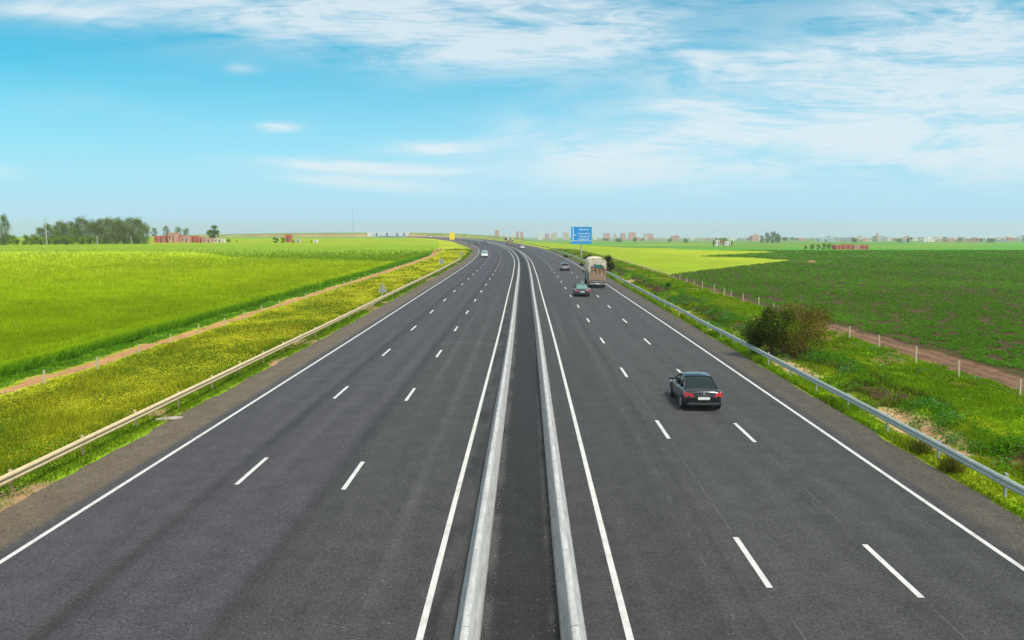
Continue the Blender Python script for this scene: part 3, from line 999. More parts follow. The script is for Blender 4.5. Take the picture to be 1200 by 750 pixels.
# broad leaved weeds along the bank
nb_ = 1100
y = samp_y(nb_, 18, 200, 60, 1.2); u = 18.4 + rng.normal(0, 1.0, nb_)
k2 = rng.random(nb_) < .35; u = np.where(k2, 16 + rng.random(nb_) * 9, u)
x, yy = at(u, y); z = ground_z(x, yy)
kk = fbm(x * .5, yy * .35, 2) > .46
x, yy, z, u = x[kk], yy[kk], z[kk], u[kk]
q = 60
rx = np.repeat(x, q) + rng.normal(0, .22, len(x) * q); ry = np.repeat(yy, q) + rng.normal(0, .22, len(x) * q); rz = np.repeat(z, q) + rng.random(len(x) * q)**1.3 * .42
blu = np.repeat(rng.random(len(x)) < .22, q)
colr = np.where(blu[:, None], (.11, .27, .08), (.08, .24, .010))
flecks(parts, rx, ry, rz, .11, varcol(colr, len(rx), .3, .12) if False else np.clip(colr * rng.uniform(.6, 1.3, (len(rx), 1)), 0, 1))
o = quads_to_obj('grass', parts, M['grassm'])
tag(o, 'bright green grass and leafy weeds of the right verge behind the blue grey guardrail', 'grass', kind='stuff')

# row crop, right field
parts = []
rows = []
for d_ in range(0, 250):
    pass
n = 120000
y = samp_y(n, 30, 420, 75, 1.25)
track = 2.9 - 1.8 * sstep(45, 90, y)
u = 25.9 + track + rng.random(n) * np.maximum(6, y * .72 - 22)
x, yy = at(u, y)
# plants stand in rows 0.75 m apart, a little askew to the road
ca, sa = math.cos(R(18)), math.sin(R(18))
t = x * ca + yy * sa; s_ = -x * sa + yy * ca
s_ = np.round(s_ / .75) * .75 + rng.normal(0, .06, n)
x = t * ca - s_ * sa; yy = t * sa + s_ * ca
keep = (np.abs(x) < .72 * yy + 6) & ~inpoly(x, yy, YEL) & (fbm(x * .12, yy * .12, 3) > .16) & (fbm(x * 1.1, yy * .7, 2) > .425) & (rng.random(n) < 1 - sstep(250, 420, yy)) & (uof(x, yy) > 25.9 + (2.9 - 1.8 * sstep(45, 90, yy)))
x, yy = x[keep], yy[keep]
z = ground_z(x, yy)
q = 5
sz = lodw(yy, 75, .105)
X_ = np.repeat(x, q) + rng.normal(0, .09, len(x) * q) * np.repeat(sz / .12, q); Y_ = np.repeat(yy, q) + rng.normal(0, .12, len(x) * q); Z_ = np.repeat(z, q) + rng.random(len(x) * q) * .16 + .02
tone = np.repeat((.7 + .6 * fbm(x * .08, yy * .05, 3))[:, None] * rng.uniform(.75, 1.25, (len(x), 1)), q, 0)
flecks(parts, X_, Y_, Z_, np.repeat(sz, q), np.clip(np.array([.110, .270, .018]) * tone * rng.uniform(.75, 1.25, (len(X_), 1)), 0, 1))
o = quads_to_obj('crop_plants', parts, M['grassm'])
tag(o, 'low green crop plants in rows on the dark soil of the right hand field', 'crop', kind='stuff')


# ---- shrubs and trees
def leaf_cloud(clumps, n, size, cols, up=.0, squash=1.0):
    """leaf faces through the volume of several clumps; clumps: (x,y,z,r)"""
    cl = np.array(clumps); r3 = cl[:, 3]**2
    k = rng.choice(len(cl), n, p=r3 / r3.sum())
    d = rng.normal(size=(n, 3)); d /= np.linalg.norm(d, axis=1)[:, None]
    rad = rng.random(n)**.45 * (1 + .25 * rng.normal(size=n) * .6)
    p = cl[k, :3] + d * (cl[k, 3] * rad)[:, None] * np.array([1, 1, squash])
    tone = rng.uniform(.65, 1.25, (len(cl), 1))[k] * rng.uniform(.75, 1.25, (n, 1))
    cc = np.array(cols)[rng.integers(0, len(cols), n)] * tone
    parts = []
    flecks(parts, p[:, 0], p[:, 1], np.maximum(p[:, 2], .05), size * rng.uniform(.6, 1.3, n), np.clip(cc, 0, 1))
    return parts


def make_tree(name, h, w, n_leaf, leaf, cols, trunk_h=.35, nclump=14, limbs=6, seed=1, airy=1.0, matl='bark', tr=None, flat=.8):
    rnd = random.Random(seed)
    root = empty(name, (0, 0, 0))
    cl = []
    for i in range(nclump):
        t = rnd.random()
        zz = h * (trunk_h + (1 - trunk_h) * t * .92)
        rr = w / 2 * (math.sin(math.pi * (.18 + .72 * t))) * .78
        a = rnd.uniform(0, 2 * math.pi); q = rnd.uniform(.15, 1) ** .6
        r_ = w * rnd.uniform(.13, .24) * airy
        cl.append((math.cos(a) * rr * q, math.sin(a) * rr * q, min(zz, h - r_ * .6), r_))
    parts = leaf_cloud(cl, n_leaf, leaf, cols, squash=flat)
    cr = quads_to_obj('crown', parts, M['leaf']); cr.parent = root
    tb = MB()
    r0 = tr or h * .022
    prev = Vector((0, 0, -.2)); k = 5
    for i in range(1, k + 1):
        p = Vector((rnd.uniform(-.03, .03) * h, rnd.uniform(-.03, .03) * h, h * .72 * i / k))
        tb.tube(prev, p, r0 * (1 - .7 * (i - 1) / k), r0 * (1 - .7 * i / k), 7)
        if i >= max(1, int(trunk_h * k * .6)):
            for c_ in rnd.sample(cl, min(len(cl), max(1, limbs // 3))):
                tb.tube(p, (c_[0], c_[1], c_[2]), r0 * .35, r0 * .1, 5)
        prev = p
    t_ = tb.build('trunk', M[matl], root, smooth=True)
    return root


def ordinal(n):
    """1 -> first, 42 -> forty-second"""
    a = 'zeroth first second third fourth fifth sixth seventh eighth ninth tenth eleventh twelfth thirteenth fourteenth fifteenth sixteenth seventeenth eighteenth nineteenth'.split()
    t = 'x x twenty thirty forty fifty sixty seventy eighty ninety'.split()
    h = 'hundred-' if n >= 100 else ''
    n = n % 100 if n >= 100 else n
    if n == 0: return 'hundredth'
    if n < 20: return h + a[n]
    return h + (t[n // 10] + '-' + a[n % 10] if n % 10 else t[n // 10][:-1] + 'ieth')


def place(o, x, y, s=1.0, rz=None, sz=None, z=None):
    zz = float(ground_z(np.array([x], float), np.array([y], float))[0]) if z is None else z
    if z is None and -29.4 > float(uof(np.array([x], float), np.array([y], float))[0]) and y < 420: zz -= .42
    o.location = (x, y, zz - .03)
    o.rotation_euler = (0, 0, random.uniform(0, 6.28) if rz is None else rz)
    o.scale = (s, s, sz or s)
    return o


def pxy(px_, d):
    return (px_ - 600) / 933.0 * (d * math.cos(PITCH) + H * math.sin(PITCH))


def height_of(px_, ytop, d, z0=None):
    """height an object needs to reach image row ytop at depth d"""
    x = pxy(px_, d)
    z = float(ground_z(np.array([x]), np.array([float(d)]))[0]) if z0 is None else z0
    return H - (ytop - 268) * d / 933.0 - z


# big double bush at the right guardrail
def bush(name, x, y, w, h, n_leaf, leaf, cols, ncl, seed, label, airy=1.0, group=None, matl='twig', cat='bush'):
    rnd = random.Random(seed)
    root = empty(name, (0, 0, 0)); tag(root, label, cat, group)
    cl = []
    for i in range(ncl):
        t = rnd.random()
        zz = h * (.16 + .68 * t); q = rnd.random() ** .5
        a = rnd.uniform(0, 6.28); rr = w / 2 * math.sin(math.pi * (.25 + .62 * t)) * .74
        cl.append((math.cos(a) * rr * q, math.sin(a) * rr * q, zz, w * rnd.uniform(.12, .2) * airy))
    cr = quads_to_obj('foliage', leaf_cloud(cl, n_leaf, leaf, cols, squash=.85), M['leaf']); cr.parent = root
    tb = MB()
    for c_ in cl:
        m_ = Vector((c_[0] * .35, c_[1] * .35, c_[2] * .5))
        tb.tube((rnd.uniform(-.1, .1) * w * .4, rnd.uniform(-.1, .1) * w * .4, -.1), m_, .02 + .01 * h / 2, .018, 5)
        tb.tube(m_, c_[:3], .018, .008, 4)
        for j in range(3):
            v = Vector((rnd.uniform(-1, 1), rnd.uniform(-1, 1), rnd.uniform(0, 1.2))) * c_[3] * 1.3
            tb.tube(c_[:3], Vector(c_[:3]) + v, .008, .003, 3, False)
    tb.build('stem', M[matl], root)
    place(root, x, y, 1.0, 0)
    return root


bush('bush', 17.1, 52.0, 3.7, 3.7, 19000, .11, [(.045, .09, .010), (.075, .125, .012), (.12, .16, .014)], 20, 3,
     'dense dark green bush leaning on the right guardrail, darker of the joined pair', 1.1)
# airy companion built of fine twigs
b2 = bush('bush', 19.0, 52.0, 5.2, 3.6, 17000, .085, [(.16, .17, .015), (.22, .17, .025), (.14, .18, .012), (.19, .12, .03)], 30, 5,
          'airy olive brown feathery bush beside the dense dark bush at the right guardrail', 1.0)
bush('bush', pxy(712, 156), 156, 3.6, 3.5, 3500, .24, [(.05, .085, .012), (.09, .10, .014), (.12, .10, .02)], 14, 8,
     'tall olive bush partly hidden behind the cream covered truck', 1.1)
bush('bush', pxy(691, 186), 186, 2.9, 2.9, 2500, .24, [(.05, .085, .012), (.10, .12, .014)], 12, 9,
     'rounded olive bush at the foot of the blue sign just left of the truck', 1.1)
bush('bush', pxy(783, 110.5), 110.5, 1.15, .85, 1400, .11, [(.04, .12, .012), (.05, .15, .012)], 7, 10,
     'small round dark green bush alone on the verge left of the fence posts', 1.2)
bush('bush', pxy(681, 181), 181, 1.4, .7, 600, .2, [(.03, .05, .015), (.05, .06, .02)], 6, 11,
     'very low dark bush by the guardrail just left of the truck', 1.2)
bush('bush', pxy(663, 236), 236, 1.8, .8, 500, .25, [(.03, .05, .015), (.05, .07, .02)], 6, 12,
     'low dark bush by the guardrail beyond the silver grey car', 1.2)
for i, (u_, y_, lab) in enumerate([(14.95, 27.3, 'brownish green grass tussock at the pavement edge under the right guardrail, nearer of the two'),
                                   (15.0, 29.6, 'brownish green grass tussock at the pavement edge under the right guardrail, farther of the two')]):
    x_, yy_ = at(u_, y_)
    nn = 420
    g = []
    aa = rng.uniform(0, 6.28, nn); rr = rng.random(nn) * .32
    blades('', np.cos(aa) * rr, np.sin(aa) * rr * 1.5, rng.uniform(.25, .5, nn), .016, varcol((.16, .17, .02), nn, .3), 2, .9, .02, z=np.zeros(nn), join=g)
    o = quads_to_obj('grass_tussock', g, M['grassm'])
    o.location = (float(x_), float(yy_), 0)
    tag(o, lab, 'grass tussock', 'grass tussocks under the right guardrail')

# left wood: individual eucalyptus trees
EU = [(.11, .19, .04), (.14, .22, .05), (.18, .25, .06), (.26, .25, .09)]
protos = [make_tree('eucalyptus_tree', 14, 10.5, 5200, .42, EU, .05, 34, 8, s_, .95, flat=1.0) for s_ in (21, 22, 23, 24)]
wood = [(48, 265, 455), (57, 262, 430), (66, 263, 470), (76, 260, 440), (84, 257.5, 460), (96, 254.5, 430), (106, 256.5, 450), (114, 259, 470),
        (120, 254, 430), (128, 255, 450), (136, 254.5, 440), (145, 252.5, 425), (154, 252.5, 445), (163, 255.5, 430), (169, 260, 440), (90, 262, 500), (140, 258, 490), (72, 259, 450)]
words_ = ['at the far left end', 'second from the left end', 'third from the left end', 'fourth from the left end', 'fifth from the left end', 'with a broad olive crown left of the middle',
          'just right of the broad olive crown', 'slightly sunk in the middle of the roofline', 'with the first high crown of the right half', 'left neighbour of the tallest pair', 'close left of the tallest pair', 'left one of the tallest pair', 'right one of the tallest pair', 'second from the right end',
          'at the right end above the red houses', 'set back in the left half', 'set back in the right half', 'set between the third and fourth crowns']
for i, (p, yt, d) in enumerate(wood):
    o = protos[i] if i < 4 else copy_tree(protos[i % 4])
    x = pxy(p, d); hh = height_of(p, yt, d)
    place(o, x, d, hh / 14 * 1.0, sz=hh / 14)
    tag(o, 'tall eucalyptus in the left wood, ' + words_[i], 'tree', 'eucalyptus trees of the left wood')
o = copy_tree(protos[1]); place(o, pxy(7, 392), 392, .62, sz=height_of(7, 250, 392) / 14); o.scale = (.58, .58, height_of(7, 250, 392) / 14)
tag(o, 'thin tall tree with a loose crown at the left border of the picture', 'tree', 'lone trees')
lone = make_tree('leafy_tree', 10, 8.0, 4200, .42, [(.10, .19, .02), (.15, .24, .03)], .05, 30, 6, 33, .9)
place(lone, pxy(250.5, 525), 525, height_of(250.5, 263.3, 525) / 10)
tag(lone, 'lone green leafy tree right of the red houses on the left', 'tree', 'lone trees')
# distant bluish trees left
for i, (p, yt, d, lab) in enumerate([(181, 266, 1150, 'hazy distant tree directly right of the left wood'), (195, 264.5, 1250, 'hazy distant tree over the red houses, rounder one in the middle'),
                                     (209, 265, 1250, 'hazy distant tree over the red houses, left of the wide pair'), (218, 266, 1280, 'hazy distant tree over the red houses, right of the wide pair')]):
    o = copy_tree(protos[i]); hh = height_of(p, yt, d); place(o, pxy(p, d), d, hh / 14)
    tag(o, lab, 'tree', 'hazy distant trees')
# hedge bushes in front of the wood
hb = [make_tree('hedge_shrub', 5.0, 6.5, 1700, .42, [(.22, .34, .02), (.30, .33, .03), (.13, .26, .02)], .05, 12, 4, s_, 1.15, tr=.08) for s_ in (41, 42, 43)]
hp = [(3, 276.5, 398), (20, 278.5, 400), (28, 280.5, 398), (38, 277.5, 398), (47, 276, 400), (57, 278, 402), (66, 276.5, 404), (77, 275, 406), (86, 277, 406), (97, 275.5, 410), (107, 276, 412), (117, 278, 414), (12, 274, 420), (31, 275, 440), (41, 274.5, 450)]
hl = ['at the left picture border', 'second from the left border', 'smallest, third from the left border', 'left of the leaning pole', 'just left of the tall utility pole', 'just right of the tall utility pole', 'second right of the utility pole',
      'rounded and highest in the middle', 'right of the highest middle one', 'fourth from the right end', 'left of the short white post', 'at the right end by the short white post', 'behind the thin tall tree', 'dark one set back near the wood', 'dark one set back against the wood']
for i, (p, yt, d) in enumerate(hp):
    o = hb[i] if i < 3 else copy_tree(hb[i % 3])
    hh = height_of(p, yt, d); place(o, pxy(p, d), d, max(.7, hh / 5 * .95), sz=hh / 5)
    tag(o, 'green hedge shrub before the left wood, ' + hl[i], 'shrub', 'hedge shrubs in front of the left wood')
sb = [(268, 279.5, 500, 1.2, 'dark shrub right of the lone leafy tree'), (323, 277.6, 480, 1.0, 'dark green round shrub left of the small red house'), (331, 278, 482, 1.0, 'dark green round shrub touching the small red house'),
      (344, 281, 478, .8, 'small dark shrub right of the small red house'), (365, 281.6, 478, .9, 'small green shrub left of the small white shed'), (278, 281, 500, .8, 'tiny shrub beside the pale hut')]
for i, (p, yt, d, k, lab) in enumerate(sb):
    o = copy_tree(hb[i % 3]); hh = height_of(p, yt, d); place(o, pxy(p, d), d, hh / 5 * k, sz=hh / 5)
    tag(o, lab, 'shrub', 'shrubs by the left farm')
# right hand far trees
cl_ = [(893, 275, 1250, .9), (899, 272.5, 1290, 1), (906, 270.3, 1280, 1.05), (912, 272.5, 1290, 1)]
for i, (p, yt, d, k) in enumerate(cl_):
    o = copy_tree(protos[i]); hh = height_of(p, yt, d); place(o, pxy(p, d), d, hh / 14 * k * .9, sz=hh / 14)
    tag(o, ['leftmost tree of the grey clump on the right horizon', 'second tree of the grey clump on the right horizon', 'tallest tree of the grey clump on the right horizon', 'rightmost tree of the grey clump on the right horizon'][i], 'tree', 'grey tree clump on the right horizon')
for i, (p, yt, d, c_, lab) in enumerate([(837, 280.5, 840, .32, 'dark slim cypress at the left end of the white farmhouse'), (847.5, 281.8, 838, .3, 'dark slim cypress before the middle of the white farmhouse'), (857, 282.4, 838, .5, 'dark cypress at the right end of the white farmhouse')]):
    o = copy_tree(hb[i]); hh = height_of(p, yt, d); place(o, pxy(p, d), d, hh / 5 * c_ * 1.3, sz=hh / 5)
    tag(o, lab, 'tree', 'cypresses at the white farmhouse')
for i, (p, yt, d, lab) in enumerate([(952, 285.5, 560, 'bushy shrub left of the long red house on the right'), (959, 286, 565, 'tawny shrub second left of the long red house'), (965, 284.8, 560, 'tallest tawny shrub left of the long red house'), (972, 285, 566, 'green shrub touching the long red house'), (944, 287.5, 556, 'smallest shrub of the row left of the long red house')]):
    o = copy_tree(hb[i % 3]); hh = height_of(p, yt, d); place(o, pxy(p, d), d, hh / 5 * .85, sz=hh / 5)
    tag(o, lab, 'shrub', 'shrubs by the long red house')
tl_ = []
for i in range(46):
    p = rng.uniform(955, 1215) if i % 3 else rng.uniform(700, 960)
    d = rng.uniform(1300, 2300)
    o = copy_tree(hb[i % 3]); place(o, pxy(p, d), d, rng.uniform(1.6, 2.8), sz=rng.uniform(1.2, 1.9))
    tag(o, 'x', 'tree', 'trees of the distant town'); tl_.append((p, o))
for i, (p, o) in enumerate(sorted(tl_, key=lambda t: t[0])):
    o['label'] = 'small blue green tree among the distant town houses, ' + ordinal(i + 1) + ' tree from the left'


# ---------------------------------------------------------------- buildings
def building(name, x, y, w, dpt, h, wall, label, cat, group=None, rz=0.0, roof=None, nwin=0, floors=1, parapet=.4, roofm='roof_red', z=None):
    zz = float(ground_z(np.array([x], float), np.array([y], float))[0]) if z is None else z
    root = empty(name, (x, y, zz), rz); tag(root, label, cat, group)
    b = MB().box(-w / 2, w / 2, -dpt / 2, dpt / 2, -1.5, h)
    b.build('wall', M[wall], root)
    if roof == 'pitched':
        MB().prism([(-w / 2 - .3, h), (w / 2 + .3, h), (w / 2 - w * .1, h + h * .4), (-w / 2 + w * .1, h + h * .4)], -dpt / 2 - .3, dpt / 2 + .3).build('roof', M[roofm], root)
    else:
        r_ = MB()
        t = .25
        r_.box(-w / 2 - .05, w / 2 + .05, -dpt / 2 - .05, -dpt / 2 + t, h, h + parapet).box(-w / 2 - .05, w / 2 + .05, dpt / 2 - t, dpt / 2 + .05, h, h + parapet)
        r_.box(-w / 2 - .05, -w / 2 + t, -dpt / 2 + t, dpt / 2 - t, h, h + parapet).box(w / 2 - t, w / 2 + .05, -dpt / 2 + t, dpt / 2 - t, h, h + parapet)
        r_.build('parapet', M[wall], root)
    fh = h / floors
    for fl in range(floors):
        for i in range(nwin):
            cx_ = -w / 2 + w * (i + .5) / nwin
            ww = min(.9, w / nwin * .3)
            door = (fl == 0 and i == nwin // 2 and floors < 3)
            z0 = fl * fh + (.05 if door else fh * .35); z1 = fl * fh + fh * .78
            MB().box(cx_ - ww / 2, cx_ + ww / 2, -dpt / 2 - .03, -dpt / 2 + .05, z0, z1).build('door' if door else 'window', M['window_dark'], root)
    return root


# the red houses at left
rh = [(188, 485, 5.5, 3.6, 'red_wall', 'low red house at the left end of the left red row'), (196, 492, 4.6, 3.9, 'red_wall', 'red house second from the left in the left red row'), (204, 488, 4.2, 5.6, 'pink_wall', 'tallest pink house of the left red row'),
      (211, 494, 4.4, 4.0, 'red_wall', 'red house right of the tallest pink one'), (219, 486, 4.6, 3.4, 'pink_wall', 'pinkish house in the middle of the left red row'), (227, 490, 4.6, 3.6, 'red_wall', 'low red house right of the middle of the left red row'),
      (235, 487, 4.5, 2.9, 'red_wall', 'low red shed left of the lone leafy tree'), (244, 486, 5.0, 2.4, 'pink_wall', 'pale red hut under the lone leafy tree'), (257, 486, 4.5, 2.2, 'beige_wall', 'pale hut just right of the lone leafy tree')]
for p, d, w, h, wm, lab in rh:
    building('farm_house', pxy(p, d), d, w * .98, 6, h, wm, lab, 'house', 'red houses of the left farm', rng.uniform(-.1, .1), nwin=2)
building('farm_house', pxy(338.5, 500), 500, 3.4, 4, 4.2, 'red_wall', 'small red house between dark round shrubs on the left', 'house', 'red houses of the left farm', nwin=1)
building('shed', pxy(350, 482), 482, 2.6, 3, 1.7, 'beige_wall', 'pale shed right of the small red house', 'shed', 'pale sheds of the left farm', nwin=1)
building('shed', pxy(370.5, 482), 482, 2.0, 3, 1.3, 'white_wall', 'small white shed right of the small green shrub', 'shed', 'pale sheds of the left farm', nwin=1)
building('shed', pxy(262, 482), 482, 1.6, 2, 1.6, 'white_wall', 'tiny white shed beside the dark shrub', 'shed', 'pale sheds of the left farm', nwin=1)
# right: long red building
for i, (p, w, h, wm, lab) in enumerate([(983, 6.5, 2.6, 'red_wall', 'left block of the long low red farm buildings on the right'), (994, 6.2, 3.0, 'red_wall', 'middle block of the long low red farm buildings on the right'), (1002.5, 3.6, 2.5, 'pink_wall', 'narrow pink block of the long low red farm buildings on the right'), (1010.5, 6.0, 2.7, 'red_wall', 'right block of the long low red farm buildings on the right')]):
    building('farm_building', pxy(p, 548), 548, w, 7, h, wm, lab, 'farm building', 'red farm buildings on the right', nwin=2)
# white farmhouse
for i, (p, w, h, wm, lab) in enumerate([(839.5, 5.5, 5.4, 'white_wall', 'left part of the white farmhouse among cypresses'), (845, 5.2, 4.0, 'beige_wall', 'red roofed middle part of the white farmhouse among cypresses'), (852, 6.0, 4.2, 'white_wall', 'right part of the white farmhouse among cypresses')]):
    building('farm_house', pxy(p, 850), 850, w, 8, h, wm, lab, 'house', 'white farmhouse among cypresses', nwin=2, roof='pitched' if i == 1 else None)
# far towers in the centre
tw = [(582.3, 270, 13, 'pink_wall', 'reddish tower block farthest left on the horizon, over the far truck'), (589, 274.5, 10, 'white_wall', 'pale low block beside the leftmost reddish tower'), (606.3, 271.5, 8, 'pink_wall', 'narrow pink tower just right of the light pole'), (611.5, 272, 9, 'pink_wall', 'narrow red tower second right of the light pole'),
      (601.5, 273.5, 10, 'white_wall', 'pale block between the light pole and the pink tower'), (633, 273.5, 16, 'white_wall', 'wide pale block left of the blue sign'), (641, 274, 12, 'pink_wall', 'faint pink block left of the blue sign'), (649.5, 273, 16, 'beige_wall', 'faint beige block nearer the blue sign'),
      (663, 273, 16, 'beige_wall', 'faint beige block touching the left side of the blue sign'), (711, 273.5, 18, 'pink_wall', 'wide faint pink block right of the blue sign'), (721, 274.5, 9, 'beige_wall', 'small faint block right of the wide pink one'), (730, 273.5, 14, 'pink_wall', 'pink block second right of the blue sign'),
      (741, 272.5, 20, 'pink_wall', 'broadest reddish block right of the blue sign'), (757, 274, 12, 'beige_wall', 'beige block right of the broadest reddish one'), (763, 274, 12, 'pink_wall', 'pink block at the right end of the horizon towers'), (697, 275, 10, 'white_wall', 'pale block directly right of the blue sign')]
for p, yt, wpx, wm, lab in tw:
    d = 2350 + rng.uniform(-80, 80)
    x = pxy(p, d); hh = height_of(p, yt, d)
    building('tower_block', x, d, wpx, 14, hh, wm, lab, 'tower block', 'tower blocks on the horizon', nwin=3, floors=5, parapet=1)
# the distant town on the right
walls = ['white_wall', 'beige_wall', 'pink_wall', 'beige_wall', 'blue_wall', 'pink_wall', 'white_wall']
names_ = {'white_wall': 'white', 'beige_wall': 'beige', 'pink_wall': 'pink', 'blue_wall': 'pale blue', 'red_wall': 'red'}
town = {}; townlist = []
for w_ in ('white_wall', 'beige_wall', 'pink_wall', 'blue_wall'):
    m_ = MB().box(-5, 5, -5, 5, -3, 5.2).box(-4.9, 4.9, -5.15, -4.6, 5.2, 6.0).box(2, 4.4, 0, 4, 5.2, 7.4)
    me = m_.build('town_house', M[w_], None)
    wd = MB()
    for i in range(3):
        for j in range(2):
            wd.box(-4 + i * 3.1, -2.7 + i * 3.1, -5.04, -4.9, .8 + j * 2.5, 2.2 + j * 2.5)
    wo = wd.build('window', M['window_dark'], me); wo['kind'] = 'stuff'
    town[w_] = [me, False]
for i in range(190):
    t = rng.random()
    if i < 145: p = 960 + 250 * t ** .8; d = 1500 + 1100 * rng.random()
    else: p = 690 + 290 * t; d = 1900 + 700 * rng.random()
    w_ = walls[i % 7]
    me, used = town[w_]
    o = me if not used else copy_tree(me)
    town[w_][1] = True
    x = pxy(p, d); z = float(ground_z(np.array([x]), np.array([d]))[0])
    o.location = (x, d, z); o.scale = (rng.uniform(.8, 2.2), rng.uniform(.8, 1.4), rng.uniform(.7, 1.35) + (1.1 if rng.random() < .1 else 0)); o.rotation_euler = (0, 0, rng.uniform(-.4, .4))
    row = 'front' if d < 1800 else 'middle' if d < 2200 else 'back'
    look = 'tall' if o.scale[2] > 1.25 else 'wide' if o.scale[0] > 1.6 else 'small'
    tag(o, f'{look} {names_[w_]} house in the {row} rows of the distant town', 'house', 'houses of the distant town')
    townlist.append((p, o))
    tag(o, None, 'house', 'houses of the distant town')


for i, (p, o) in enumerate(sorted(townlist, key=lambda t: t[0])):
    o['label'] = o['label'].replace(' of the distant town', ' of the town') + ', ' + ordinal(i + 1) + " house from the left"

# ---------------------------------------------------------------- overpass and its embankments
def embank(pts, name='embankment'):
    """pts: px, row of the top, depth; an earth bank with sloping sides"""
    vs = []; fs = []; cs = []
    sub = []
    for (a, b) in zip(pts[:-1], pts[1:]):
        for t in np.linspace(0, 1, 12, endpoint=False): sub.append([a[j] * (1 - t) + b[j] * t for j in range(3)])
    sub.append(list(pts[-1]))
    for i, (p, yt, d) in enumerate(sub):
        x = pxy(p, d); zt = H - (yt - 268) * d / 933.0; zb = float(ground_z(np.array([x]), np.array([float(d)]))[0]) - 2
        w = (zt - zb) * 1.6
        j = rng.uniform(-.12, .12)
        for (dy, z) in ((-5 - w, zb), (-5 - w * .45, zb + (zt - zb) * .55 + j), (-5, zt + j * .4), (5, zt + j * .4), (5 + w, zb)):
            vs.append((x, d + dy, z))
            n_ = rng.random()
            cs.append(np.array([.30, .22, .11]) * (.8 + .4 * n_) if dy < -5.5 else np.array([.12, .20, .04]) * (.8 + .4 * n_))
    for i in range(len(sub) - 1):
        for k in range(4):
            a = i * 5 + k
            fs.append((a, a + 5, a + 6, a + 1))
    o = mesh_np(name, vs, fs, bpy.data.materials['land'], np.array(cs))
    tag(o, kind='structure')


embank([(165, 277, 1000), (230, 275, 985), (330, 273.2, 960), (434, 272.5, 940)])
embank([(480.5, 272.5, 930), (530, 273.6, 920), (575, 276.0, 915), (615, 279.2, 905)])
X0, X1 = pxy(434, 936), pxy(478, 930)
ztop = H - (272.4 - 268) * 935 / 933.0
br = empty('overpass_bridge', ((X0 + X1) / 2, 934, 0)); tag(br, 'thin white road bridge crossing the far motorway between brown embankments', 'bridge')
Lh = (X1 - X0) / 2
MB().box(-Lh - 2, Lh + 2, -4, 4, ztop - .85, ztop - .2).build('deck', M['white_wall'], br)
rl = MB().box(-Lh, Lh, -4.05, -3.95, ztop + .5, ztop + .6)
for i in range(24):
    xx = -Lh + 2 * Lh * i / 23; rl.box(xx - .05, xx + .05, -4.04, -3.96, ztop - .2, ztop + .5)
rl.build('railing', M['pole_grey'], br)
for p in (441.3, 453.6, 465.5, 473.5):
    xx = pxy(p, 934) - (X0 + X1) / 2
    MB().box(xx - .5, xx + .5, -3.2, 3.2, -1.5, ztop - .85).build('pier', M['concrete'], br)
for s_ in (-1, 1):
    MB().prism([(s_ * (Lh + 2), ztop - .3), (s_ * (Lh - .5), ztop - .9), (s_ * (Lh - 4.5), -.8), (s_ * (Lh + 2), -.8)], -6, 6).build('abutment', M['white_wall'], br)
# slim communications mast
ms = empty('radio_mast', (pxy(414, 1150), 1150, float(ground_z(np.array([pxy(414, 1150)]), np.array([1150.]))[0])))
tag(ms, 'very tall thin grey radio mast above the brown embankment on the left', 'mast')
mh = height_of(414, 244.5, 1150)
lat = MB()
for a in range(3):
    t = a * 2.094; lat.tube((.45 * math.cos(t), .45 * math.sin(t), 0), (.3 * math.cos(t), .3 * math.sin(t), mh), .12, n=4)
for i in range(36):
    z0 = mh * i / 36; z1 = mh * (i + 1) / 36
    for a in range(3):
        t = a * 2.094; t2 = (a + 1) * 2.094
        lat.tube((.42 * math.cos(t), .42 * math.sin(t), z0), (.42 * math.cos(t2), .42 * math.sin(t2), z1), .06, n=3, caps=False)
lat.build('lattice', M['pole_grey'], ms)
MB().tube((0, 0, mh), (0, 0, mh + 1.5), .08, n=5).build('antenna', M['pole_grey'], ms)


# poles on the left
def wood_pole(p, ytop, d, r, label, cross=False):
    x = pxy(p, d); z = float(ground_z(np.array([x]), np.array([float(d)]))[0]); h = height_of(p, ytop, d)
    root = empty('utility_pole', (x, d, z)); tag(root, label, 'pole', 'poles at the left field edge')
    MB().tube((0, 0, -.5), (0, 0, h), r, r * .7, 8).build('shaft', M['pole_grey'], root)
    if cross: MB().box(-.9, .9, -.06, .06, h - .7, h - .55).build('crossarm', M['pole_grey'], root)
    else: MB().tube((0, 0, h), (0, 0, h + .12), r * .9, r * .3, 8).build('cap', M['pole_grey'], root)


wood_pole(55.3, 255.5, 394, .24, 'tall pale utility pole standing before the left wood', True)
wood_pole(114.5, 276, 396, .22, 'short pale post at the right end of the hedge')
wood_pole(154.3, 276.8, 420, .2, 'short pale post before the right end of the wood')
wood_pole(193.5, 277, 430, .18, 'short pale post before the left red houses')


